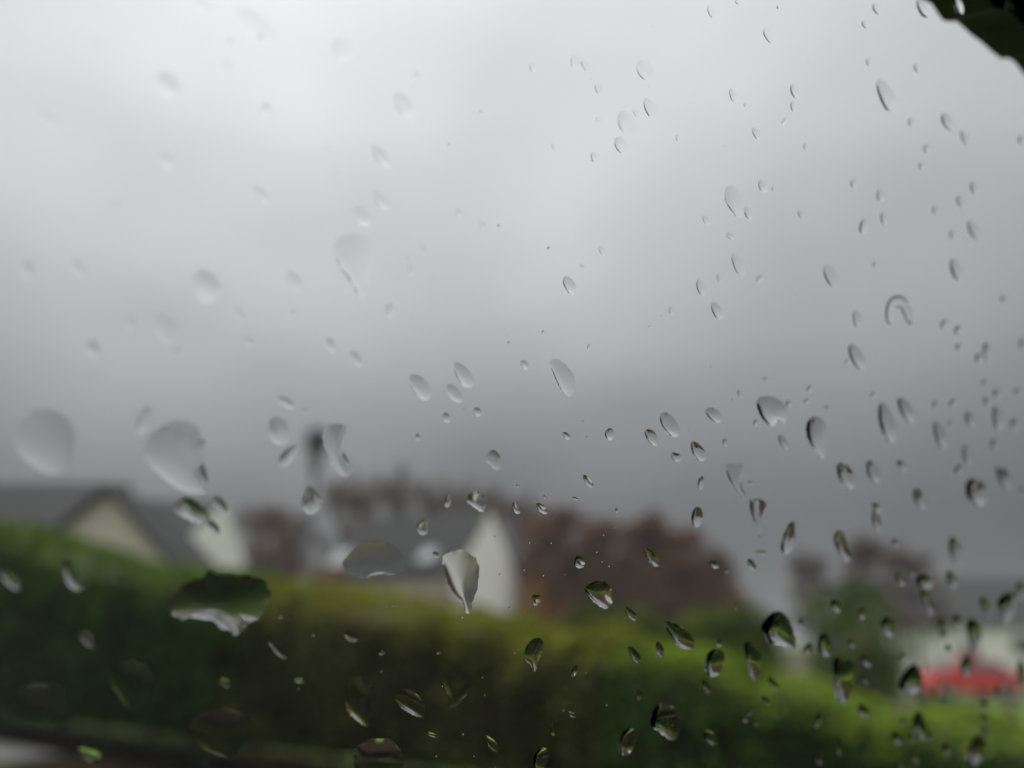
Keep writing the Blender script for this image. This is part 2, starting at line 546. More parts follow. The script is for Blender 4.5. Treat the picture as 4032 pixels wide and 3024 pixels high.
# ------------------------------------------------------------------ hedges and shrubs
def bumpy(x, seed):
    return .5 + .25 * math.sin(x * 1.7 + seed) + .15 * math.sin(x * 4.1 + seed * 2.3) + .1 * math.sin(x * 9.3 + seed * 3.1)
def hedge(name, label, s0, s1, top, half, m, n_leaf, ll=.055, lw=.03, seed=0.0, stems=8, toplit_m=None, base=.45, cat='hedge', group=None):
    """a clipped hedge along the front line; top(s) gives the height"""
    c = along((s0 + s1) / 2, 0)
    h = thing(name, label, cat, (c[0], c[1], 0), 0, group)
    off = np.array([c[0], c[1], 0.0])
    def pt(s_, o_, z_):
        p = along(s_, o_)
        return np.array([p[0], p[1], z_]) - off
    # solid core, coloured near black for the shade between the leaves
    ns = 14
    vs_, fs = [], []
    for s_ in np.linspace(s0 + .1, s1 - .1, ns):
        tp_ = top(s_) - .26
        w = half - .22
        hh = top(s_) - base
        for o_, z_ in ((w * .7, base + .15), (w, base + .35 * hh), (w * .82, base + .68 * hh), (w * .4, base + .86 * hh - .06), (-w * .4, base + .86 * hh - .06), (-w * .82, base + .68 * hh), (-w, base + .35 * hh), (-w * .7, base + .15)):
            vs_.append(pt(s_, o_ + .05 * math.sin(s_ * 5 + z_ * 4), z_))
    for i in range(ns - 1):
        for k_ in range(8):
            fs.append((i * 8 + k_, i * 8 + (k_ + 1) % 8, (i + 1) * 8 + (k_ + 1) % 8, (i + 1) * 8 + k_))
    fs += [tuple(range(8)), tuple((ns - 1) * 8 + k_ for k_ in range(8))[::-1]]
    MB().add(vs_, fs).build('shade_core', M['core'], h)
    # stems
    for i in range(stems):
        s_ = s0 + (i + .5 + rnd.uniform(-.3, .3)) / stems * (s1 - s0)
        o_ = rnd.uniform(-.3, .3)
        p0, p1, p2 = pt(s_, o_, -.05), pt(s_ + rnd.uniform(-.1, .1), o_ + rnd.uniform(-.1, .1), base * .6), pt(s_ + rnd.uniform(-.25, .25), o_ + rnd.uniform(-.2, .2), base + .8)
        MB().tube([p0, p1, p2], [.05, .04, .025], 6).build('stem', M['bark'], h, True)
    # leaf shell
    pts, nr = [], []
    toplit = np.zeros(n_leaf, dtype=bool)          # new shoots on the crown, made paler to paint in the light on top
    S_ = nrg.uniform(s0, s1, n_leaf)
    T_ = np.array([top(s_) for s_ in S_])
    face = nrg.uniform(0, 1, n_leaf)
    depth = np.abs(nrg.normal(0, .17, n_leaf))
    depth[face > .4] *= .4
    for i in range(n_leaf):
        s_, tp_ = S_[i], T_[i]
        lump = .15 * (bumpy(s_ * 1.3 + tp_, seed) - .5) 
        f_ = face[i]
        if f_ < .96:        # a rounded, clipped section from the front foot over the crown to the back
            q_ = f_ / .96
            th_ = math.pi * (q_ * .80 if q_ < .9 else .72 + (q_ - .9) * 2.8)
            ct, st = math.cos(th_), math.sin(th_)
            sg = 1 if ct > 0 else -1
            hh = tp_ - base
            dpt = depth[i] * (.25 + 1.35 * abs(ct))
            o_ = sg * (half * abs(ct) ** .55) + (lump + .06 * math.sin(s_ * 2.2 + st * 5 + seed)) * ct - dpt * ct
            z_ = base + hh * abs(st) ** .72 + lump * st - dpt * st * .6
            n_ = np.array([HN[0] * sg * abs(ct) ** 1.3, HN[1] * sg * abs(ct) ** 1.3, abs(st) ** 1.1 + .05])
            n_ = tuple(n_ / np.linalg.norm(n_))
            toplit[i] = st > .66 + .20 * nrg.uniform() and depth[i] < .09
        else:               # ends
            e_ = 1 if nrg.uniform() < .5 else -1
            s_ = (s1 if e_ > 0 else s0) - e_ * depth[i] * .5
            o_ = nrg.uniform(-half, half)
            tp_ = top(s_)
            z_ = base + (tp_ - base) * nrg.uniform() * max(.1, 1 - abs(o_ / half) ** 3)
            n_ = (HD[0] * e_, HD[1] * e_, .1)
        pts.append(pt(s_, o_, z_))
        nr.append(n_)
    lq = leaves(np.array(pts), ll, lw, 1.3, np.array(nr), .8)
    quads_object('foliage', lq[~toplit], m, h)
    quads_object('toplit_shoots', lq[toplit], toplit_m, h)
    return h

SL = float(np.linalg.norm(HB - HA))
# heights of the hedge top where the photo shows them (s along the line, height)
hs = np.array([0.0, 5.61, 8.14, 9.64, 11.98, 13.29, 14.34, 15.46, 16.69, 17.7, 18.55, 19.26, 19.88, 20.4, 20.9, 23.0])
hz = np.array([3.5, 3.32, 2.96, 2.55, 2.13, 1.99, 1.83, 1.66, 1.47, 1.32, 1.22, 1.13, 1.02, .93, .84, .75]) + np.array([0, 0, 0, 0, .02, .03, .04, .06, .09, .07, .04, .02, -.02, -.04, -.05, -.05])
def htop(s_):
    return float(np.interp(s_, hs, hz)) + .03 * math.sin(s_ * 7.7) + .02 * math.sin(s_ * 17)
hedge('hedge', 'tall dark green hedge rising towards the left edge of the view', 1.0, 13.9, htop, .75, M['laurel'], 30000, .075, .04, 1.0, 9, toplit_m=M['toplit_laurel'], base=.12, group='hedges along the pavement')
hedge('hedge', 'olive and brown hedge in the middle with a yellow green clipped top', 13.95, 18.45, htop, .72, M['privet'], 20000, .05, .028, 2.2, 8, toplit_m=M['toplit_privet'], base=.12, group='hedges along the pavement')
hedge('hedge', 'bright green low hedge running to the right edge below the red car', 18.5, 23.8, htop, .75, M['privet_green'], 21000, .05, .028, 3.1, 9, toplit_m=M['toplit_green'], base=.12, group='hedges along the pavement')

def shrub(name, label, loc, rx, ry, h, m, n, ll, lw, seed, cat='shrub', core=True, stems=4, group=None):
    """a rounded shrub: leaves in lumps over an uneven body, stems inside"""
    s = thing(name, label, cat, loc, 0, group)
    rr = random.Random(seed)
    lumps = []
    for i in range(16):
        a = rr.uniform(0, 6.283)
        u = rr.uniform(.25, .98)
        q = rr.uniform(.25, .72)
        zz = h * u * .86
        kk = math.sqrt(max(.05, 1 - (max(0, u - .3) / .75) ** 2))
        lumps.append((math.cos(a) * rx * q * kk, math.sin(a) * ry * q * kk, zz, rr.uniform(.28, .42)))
    lumps.append((0, 0, h * .55, .7))
    per = n // len(lumps)
    P_, N_ = [], []
    for (x, y, z, r_) in lumps:
        d = nrg.normal(size=(per, 3))
        d /= np.linalg.norm(d, axis=1)[:, None]
        rad = nrg.uniform(.72, 1.03, per)[:, None]
        sc = np.array([rx * r_ * 1.25, ry * r_ * 1.25, h * r_ * .55 + .1])
        P_.append(d * rad * sc + np.array([x, y, z]))
        N_.append(d)
    P_ = np.concatenate(P_); N_ = np.concatenate(N_)
    keep = (P_[:, 2] > .05)
    quads_object('foliage', leaves(P_[keep], ll, lw, .25, N_[keep]), m, s)
    for i in range(stems):
        a = 6.283 * i / stems + rr.uniform(-.4, .4)
        MB().tube([(.1 * math.cos(a), .1 * math.sin(a), -.05), (rx * .25 * math.cos(a), ry * .25 * math.sin(a), h * .4), (rx * .45 * math.cos(a), ry * .45 * math.sin(a), h * .7)], [.05, .035, .015], 5).build('stem', M['bark'], s, True)
    return s
def gz(x, y): return float(ground_z(x, y))
# hedge across the lane, right of the middle house
def mid_hedge(name, label, cx_, cy_, L, W, top, rz, m, n, group):
    h = thing(name, label, 'hedge', (cx_, cy_, gz(cx_, cy_)), rz, group)
    MB().box(-L / 2 + .2, L / 2 - .2, -W / 2 + .2, W / 2 - .2, .1, top - .2).build('shade_core', M['core'], h)
    P_ = np.empty((n, 3)); N_ = np.empty((n, 3))
    f = nrg.uniform(0, 1, n)
    u = nrg.uniform(-L / 2, L / 2, n)
    lump = .14 * np.sin(u * 2.3 + cx_) + .08 * np.sin(u * 5.1)
    w_ = nrg.uniform(-W / 2, W / 2, n)
    z_ = nrg.uniform(.1, 1, n) * (top + lump)
    dp = np.abs(nrg.normal(0, .1, n))
    fr, tpm = f < .5, f > .6
    P_[:] = np.stack([u, W / 2 - dp, z_], 1); N_[:] = (0, 1, .1)
    P_[fr] = np.stack([u, -W / 2 + lump * .5 + dp, z_], 1)[fr]; N_[fr] = (0, -1, .1)
    P_[tpm] = np.stack([u, w_, top + lump - dp], 1)[tpm]; N_[tpm] = (0, 0, 1)
    quads_object('foliage', leaves(P_, .09, .05, .25, N_), m, h)
    for i in range(5):
        x = -L / 2 + (i + .5) * L / 5
        MB().tube([(x, 0, -.1), (x + .1, .05, top * .5)], [.05, .02], 5).build('stem', M['bark'], h, True)
mid_hedge('hedge', 'mossy green hedge across the lane below the brown trees', 2.5, 17.6, 6.6, 1.6, 1.88, R(-4), M['moss'], 9000, 'hedges beyond the pavement')
shrub('shrub', 'large round green bush between the far bare tree and the red car', (9.5, 22.5, gz(9.5, 22.5)), 1.75, 1.6, 3.3, M['bush'], 9000, .10, .06, 3)
shrub('shrub', 'low rusty green shrub at the foot of the large round bush', (8.2, 18.6, gz(8.2, 18.6)), .85, .8, 1.65, M['privet'], 5000, .07, .04, 5)
shrub('shrub', 'rust red shrub in front of the left end of the middle house', (-5.0, 21.0, 0), 1.5, .9, 3.45, M['redshrub'], 4500, .07, .04, 8, group='rust coloured shrubs by the middle house')
shrub('shrub', 'rust red shrub at the foot of the narrow white gable', (.75, 21.0, 0), .8, .8, 3.0, M['redshrub'], 3500, .07, .04, 9, group='rust coloured shrubs by the middle house')
shrub('shrub', 'olive brown shrub between the two rust red ones', (-1.9, 20.0, 0), 1.6, .9, 2.5, M['privet'], 5000, .07, .04, 12)

# ------------------------------------------------------------------ trees
def bare_tree(label, loc, h, spread, seed, leafm=None, n_leaf=0, low=.25, group=None, leaf=.16, name='bare_tree', twigs=900):
    tr = thing(name, label, 'tree', loc, 0, group)
    rr = random.Random(seed)
    trunk = MB()
    top = Vector((rr.uniform(-.3, .3), rr.uniform(-.3, .3), h * .62))
    trunk.tube([(0, 0, -.3), (0, 0, h * .15), top * .6, top], [h * .022, h * .017, h * .011, h * .005], 7)
    trunk.build('trunk', M['bark'], tr, True)
    br = MB()
    tips = []
    def grow(p, d, ln, r_, lev):
        q = p + d * ln * .55 + Vector((rr.uniform(-1, 1), rr.uniform(-1, 1), rr.uniform(-.3, .6))) * ln * .08
        e = p + d * ln + Vector((0, 0, ln * .1))
        br.tube([p, q, e], [r_, r_ * .7, r_ * .35], 4)
        tips.append((q, ln)); tips.append((e, ln))
        if lev > 0:
            for i in range(3 if lev > 1 else 4):
                nd = (d + Vector((rr.uniform(-1, 1), rr.uniform(-1, 1), rr.uniform(-.3, .9))) * .75).normalized()
                st = p.lerp(e, rr.uniform(.35, 1.0))
                grow(st, nd, ln * rr.uniform(.5, .72), r_ * .5, lev - 1)
    for i in range(11):
        zf = low + (1 - low) * i / 11
        p = Vector((0, 0, 0)).lerp(top, min(1, zf / .62 * .9)) if zf < .62 else top
        a = i * 2.4 + rr.uniform(-.4, .4)
        up = .35 + zf * .9
        d = Vector((math.cos(a), math.sin(a), up)).normalized()
        ln = spread * (1.05 - .45 * zf) if zf < .62 else max(spread * .5, (h - top.z) * .62)
        if zf >= .62:
            d = Vector((math.cos(a) * .55, math.sin(a) * .55, 1)).normalized()
        grow(p, d, ln * .75, h * .007, 2)
    crown = br.build('crown', M['twig'], tr)
    T = np.array([tuple(t_[0]) for t_ in tips]); Lq = np.array([t_[1] for t_ in tips])
    idx = nrg.integers(0, len(T), twigs)
    d = nrg.normal(size=(twigs, 3)); d[:, 2] += .6
    d /= np.linalg.norm(d, axis=1)[:, None]
    ln = (nrg.uniform(.25, .6, twigs) * np.clip(Lq[idx], .3, 2.0))[:, None]
    p = T[idx]
    s = np.cross(d, nrg.normal(size=(twigs, 3))); s /= np.linalg.norm(s, axis=1)[:, None]
    w = .012
    tw = quads_object('twigs', np.stack([p - s * w, p + s * w, p + d * ln + s * w * .4, p + d * ln - s * w * .4], 1), M['twig'], crown)
    tw['kind'] = 'stuff'
    if leafm and name == 'brown_tree':
        nb = n_leaf // 2
        d = nrg.normal(size=(nb, 3)); d /= np.linalg.norm(d, axis=1)[:, None]
        d *= (nrg.uniform(.2, 1, nb) ** .5)[:, None]
        wob = 1 + .34 * np.sin(d[:, 0] * 9 + seed) * np.sin(d[:, 2] * 8 + d[:, 1] * 6 + seed * 2)
        p = d * wob[:, None] * np.array([spread * 1.05, spread * 1.05, h * .42]) + np.array([0, 0, h * .44])
        quads_object('leaves', leaves(p, leaf, leaf * .6, .1), leafm, crown)
        n_leaf -= nb
    if leafm:
        idx = nrg.integers(0, len(T), n_leaf)
        p = T[idx] + nrg.normal(0, .3, (n_leaf, 3)) * spread * .28
        p = p[p[:, 2] > .1]
        quads_object('leaves', leaves(p, leaf, leaf * .6, .1), leafm, crown)
    return tr

# tall bare trees behind the houses: x in metres, y, height, spread
far = [(-18.46, 55, 11.6, 2.9, 'bare tree behind the left white gable'),
       (-15.7, 54, 11.2, 2.7, 'bare tree left of the lamp post, short and wide'),
       (-12.5, 55, 13.7, 2.3, 'bare tree just right of the lamp post, behind the dark roof'),
       (-10.4, 56, 13.2, 2.2, 'slender bare tree behind the left half of the middle roof'),
       (-8.1, 55, 14.0, 2.4, 'tallest bare tree, behind the centre of the middle roof'),
       (-5.3, 56, 13.0, 2.5, 'bare tree behind the right half of the middle roof'),
       (-2.3, 55, 12.8, 2.6, 'bare tree straight behind the narrow white gable'),
       (0.2, 54, 12.2, 2.5, 'bare tree right of the narrow white gable, behind the brown ones')]
for i, (x, y, h, s, lab) in enumerate(far):
    bare_tree(lab, (x, y, 0), h, s, 20 + i, M['beech_dark'], 3500, group='bare trees behind the houses', leaf=.16, twigs=2500)
# screen of brown undergrowth below them
for i, (x, y, rx, h, lab) in enumerate([(-14.4, 47, 2.7, 8.8, 'brown thicket between the left white gable and the lamp post'),
                                       (-9.6, 49, 3.0, 8.8, 'brown thicket behind the left end of the middle roof'),
                                       (-3.6, 50, 3.4, 8.6, 'brown thicket behind the narrow white gable')]):
    shrub('thicket', lab, (x, y, 0), rx, 1.8, h, M['beech_dark'], 9000, .2, .11, 60 + i, 'thicket', group='brown thickets behind the houses')
brown = [(2.1, 40.0, 8.5, 2.2, 'brown leaved tree right of the white gable, tallest of its row'),
         (4.55, 41.0, 8.0, 2.2, 'second brown leaved tree from the white gable'),
         (7.0, 40.5, 8.0, 2.2, 'third brown leaved tree from the white gable'),
         (9.1, 41.0, 7.7, 2.0, 'fourth brown leaved tree from the white gable, before the last of its row'),
         (10.5, 40.2, 6.0, 1.5, 'lowest brown leaved tree, last of its row beside the gap of sky')]
for i, (x, y, h, s, lab) in enumerate(brown):
    bare_tree(lab, (x, y, gz(x, y)), h - gz(x, y), s, 40 + i, M['beech'], 16000, low=.04, group='brown leaved trees beyond the mossy hedge', leaf=.22, name='brown_tree', twigs=700)
bare_tree('grey brown bare tree standing alone behind the round bush', (20.9, 45.5, gz(20.9, 45.5)), 8.0, 2.4, 71, M['beech_dark'], 4200, leaf=.17, twigs=2200)
bare_tree('small bare tree to the left of the lone grey brown one', (17.9, 46.5, gz(17.9, 46.5)), 6.9, 2.0, 73, M['beech_dark'], 3000, leaf=.17, twigs=1800)
bare_tree('small bare tree to the right of the lone grey brown one', (23.2, 46.0, gz(23.2, 46.0)), 7.4, 2.0, 74, M['beech_dark'], 3000, leaf=.17, twigs=1800)

# ------------------------------------------------------------------ red car
def car(loc, rz):
    c = thing('parked_car', 'red hatchback parked in the lane below the pale bungalow', 'car', loc, rz)
    # side profile (x forward is -x): lower body with wheel arches cut as polygon points
    def arch(cx_):
        return [(cx_ + .36 * math.cos(a), .30 + .36 * math.sin(a)) for a in np.linspace(math.pi, 0, 9)]
    low = [(-2.0, .25)] + [p for p in arch(-1.25)] + [p for p in arch(1.25)] + [(2.0, .28), (2.03, .55), (1.98, .93), (.9, .97), (-.9, .97), (-1.5, .90), (-1.9, .74), (-2.03, .5)]
    def ring(prof, y, inset=0):
        return [(x, y, z) for x, z in prof]
    b = MB()
    n = len(low)
    ys = [(-.80, .0), (-.84, .0), (.84, .0), (.80, .0)]
    b.prism(ring(low, -.83), ring(low, .83))
    b.build('body', M['red'], c, False, .05)
    # cabin: pillars and roof as a tapered shell
    roof = [(-1.05, .972), (-.35, 1.40), (.25, 1.46), (1.15, 1.42), (1.62, 1.05), (1.72, .972)]
    g_ = MB()
    def taper(p, y, k): return (p[0], y * (1 - (p[1] - .97) * .28), p[1])
    g_.prism([taper(p, -.78, 0) for p in roof], [taper(p, .78, 0) for p in roof])
    g_.build('cabin', M['red'], c, False, .03)
    for sgn in (-1, 1):
        for pts_ in ([(-.86, .985), (-.33, 1.365), (.28, 1.415), (.28, .985)], [(.34, .985), (.34, 1.415), (1.08, 1.375), (1.48, 1.06), (1.50, .985)]):
            w = MB()
            def off(p, e): 
                y = sgn * (.78 * (1 - (p[1] - .97) * .28) + e)
                return (p[0], y, p[1])
            w.prism([off(p, .003) for p in pts_], [off(p, .012) for p in pts_])
            w.build('side_window', M['car_glass'], c)
    ws = MB()
    a0, a1 = roof[0], roof[1]
    def lerp(t_): return (a0[0] + (a1[0] - a0[0]) * t_ - .012, a0[1] + (a1[1] - a0[1]) * t_ + .014)
    p0, p1 = lerp(.08), lerp(.92)
    def wsq(e): return [(p0[0] - e, -.70, p0[1] + e), (p0[0] - e, .70, p0[1] + e), (p1[0] - e, .60, p1[1] + e), (p1[0] - e, -.60, p1[1] + e)]
    ws.prism(wsq(0), wsq(.01))
    ws.build('windscreen', M['car_glass'], c)
    rw = MB()
    rw.prism([(1.60, -.62, 1.09), (1.60, .62, 1.09), (1.24, .56, 1.38), (1.24, -.56, 1.38)], [(1.615, -.62, 1.10), (1.615, .62, 1.10), (1.255, .56, 1.39), (1.255, -.56, 1.39)])
    rw.build('rear_window', M['car_glass'], c)
    for x in (-1.25, 1.25):
        for y in (-.74, .74):
            w = MB().tube([(x, y - .10, .30), (x, y + .10, .30)], [.30, .30], 18).build('wheel', M['tyre'], c)
            yy = y + (.105 if y > 0 else -.105)
            MB().tube([(x, yy - .01, .30), (x, yy + .01, .30)], [.19, .19], 12).build('rim', M['rim'], w)
    for y in (-.6, .6):
        MB().box(-2.06, -1.9, y - .18, y + .18, .60, .74).build('headlight', M['headlight'], c)
        MB().box(1.95, 2.045, y - .12, y + .12, .68, .90).build('taillight', M['taillight'], c)
    for y in (-.95, .95):
        MB().box(-.80, -.66, y - .09, y + .09, 1.0, 1.12).build('wing_mirror', M['red'], c)
    MB().box(-2.06, -1.98, -.8, .8, .28, .42).build('bumper', M['tyre'], c)
    for sgn in (-1, 1):
        d_ = MB().box(-.75, .30, sgn * .836 - .006, sgn * .836 + .006, .40, .93).build('door', M['red'], c)
        MB().box(.10, .26, sgn * .85 - .008, sgn * .85 + .008, .80, .84).build('handle', M['frame_dark'], d_)
    return c
car((18.0, 32.5, gz(18.0, 32.5) + .03), R(4))

# ------------------------------------------------------------------ the window the rain lies on
WO = CAM + Vector((0.0000000,0.0898949,0.0307232))
WU, WV, WN = Vector((0.8266976,0.5626465,-0.0000000)), Vector((0.2437791,-0.3581850,0.9012631)), Vector((-0.5070926,0.7450721,0.4332722))
def gp(u, v, n=0.0):
    """a point by millimetres along and up the glass, n metres out from its outer face"""
    return WO + WU * (u * .001) + WV * (v * .001) + WN * n
EDGE = [[76.314,89.264],[82.905,90.677],[85.422,91.106],[87.783,90.423],[90.177,89.933],[92.404,90.601],[94.567,91.657],[97.014,91.671],[100.857,91.518],[104.695,91.752],[109.5,91.638],[113.522,91.75],[116.191,92.971],[118.852,93.275],[121.619,92.858],[123.899,92.509],[129.74,91.73],[135.007,90.496],[144.141,86.574]]
opening = [(-560, 40), (-420, 62)] + [tuple(p) for p in [[-79.353, 20.722], [-60.326, 29.907], [-34.747, 41.705], [9.0, 61.314], [56.662, 82.202]]] + [tuple(p) for p in EDGE] + [tuple(p) for p in [[162.646, 77.198], [193.236, 37.082], [228.846, -14.433], [272.481, -77.558], [312.841, -135.205]]] + [(300, -250), (280, -270), (-200, -280), (-600, -270), (-640, -240), (-640, -60), (-610, 20)]
door = thing('car_door', 'black trimmed car window frame at the top right corner, rain on its glass', 'car door', tuple(gp(-200, -260)))
inv = Vector(door.location)
def rel(p): return tuple(Vector(p) - inv)
cu = sum(p[0] for p in opening) / len(opening); cv = sum(p[1] for p in opening) / len(opening)
def grown(pts, mm):
    out = []
    n = len(pts)
    for i, p in enumerate(pts):
        a, b = pts[i - 1], pts[(i + 1) % n]
        tx, ty = b[0] - a[0], b[1] - a[1]
        l_ = math.hypot(tx, ty)
        out.append((p[0] - ty / l_ * mm, p[1] + tx / l_ * mm))
    return out
outer = grown(opening, 70)
def soft(pts, k=3):
    for _ in range(k):
        pts = [((pts[i - 1][0] + 2 * pts[i][0] + pts[(i + 1) % len(pts)][0]) / 4, (pts[i - 1][1] + 2 * pts[i][1] + pts[(i + 1) % len(pts)][1]) / 4) for i in range(len(pts))]
    return pts
outer = soft(outer)
paneo = soft(grown(opening, 55))
k = MB()
k.prism([rel(gp(u, v, -.004)) for u, v in paneo], [rel(gp(u, v, 0)) for u, v in paneo])
k.build('window_glass', M['clear_glass'], door)
def ringmesh(a, b, n0, n1):
    n = len(a)
    vs_ = [rel(gp(u, v, n0)) for u, v in a] + [rel(gp(u, v, n0)) for u, v in b] + [rel(gp(u, v, n1)) for u, v in a] + [rel(gp(u, v, n1)) for u, v in b]
    fs = []
    for i in range(n):
        j = (i + 1) % n
        fs += [(i, j, n + j, n + i), (2 * n + j, 2 * n + i, 3 * n + i, 3 * n + j), (j, i, 2 * n + i, 2 * n + j), (n + i, n + j, 3 * n + j, 3 * n + i)]
    return MB().add(vs_, fs)
ringmesh(opening, outer, .008, .018).build('window_frame', M['trim'], door)
ringmesh(soft(grown(opening, 52)), soft(grown(opening, 66)), -.012, .008).build('rubber_seal', M['trim'], door)
pb = [p for p in outer]
dp = MB()
lowv = -900
a_ = [(-640, -300), (238, -300), (238, -640), (200, lowv + 60), (-600, lowv + 60), (-640, -640)]
dp.prism([rel(gp(u, v, .004)) for u, v in a_], [rel(gp(u, v, .05)) for u, v in a_])
dp.build('door_panel', M['trim'], door, False, .01)
MB().prism([rel(gp(u, v, .05)) for u, v in ((60, -400), (180, -400), (180, -425), (60, -425))], [rel(gp(u, v, .075)) for u, v in ((60, -400), (180, -400), (180, -425), (60, -425))]).build('handle', M['trim'], door, False, .004)

# the dark inside of the same car, behind the camera
def gbox(name, u0, u1, v0, v1, n0, n1, bev=.015):
    k_ = MB()
    c_ = [(u0, v0), (u1, v0), (u1, v1), (u0, v1)]
    k_.prism([rel(gp(u, v, n0)) for u, v in c_], [rel(gp(u, v, n1)) for u, v in c_])
    return k_.build(name, M['cabin'], door, False, bev)
M['cabin'] = mat('grey_cabin_cloth', (.16, .165, .165), .95, .15, 80, .1)
gbox('headliner', -900, 700, 190, 215, -1.3, -.03)
gbox('cabin_floor', -900, 700, -905, -880, -1.3, -.03)
gbox('inner_far_side', -900, 700, -880, 190, -1.33, -1.3)
gbox('seat_back', -930, -900, -880, 190, -1.3, -.03)
gbox('dashboard_end', 700, 730, -880, 190, -1.3, -.03)
gbox('upper_trim', -900, 700, 150, 189, -.03, .03)
gbox('rear_pillar', -900, -705, -879, 149, -.03, .03)
gbox('front_pillar', 268, 700, -879, 149, -.03, .03)

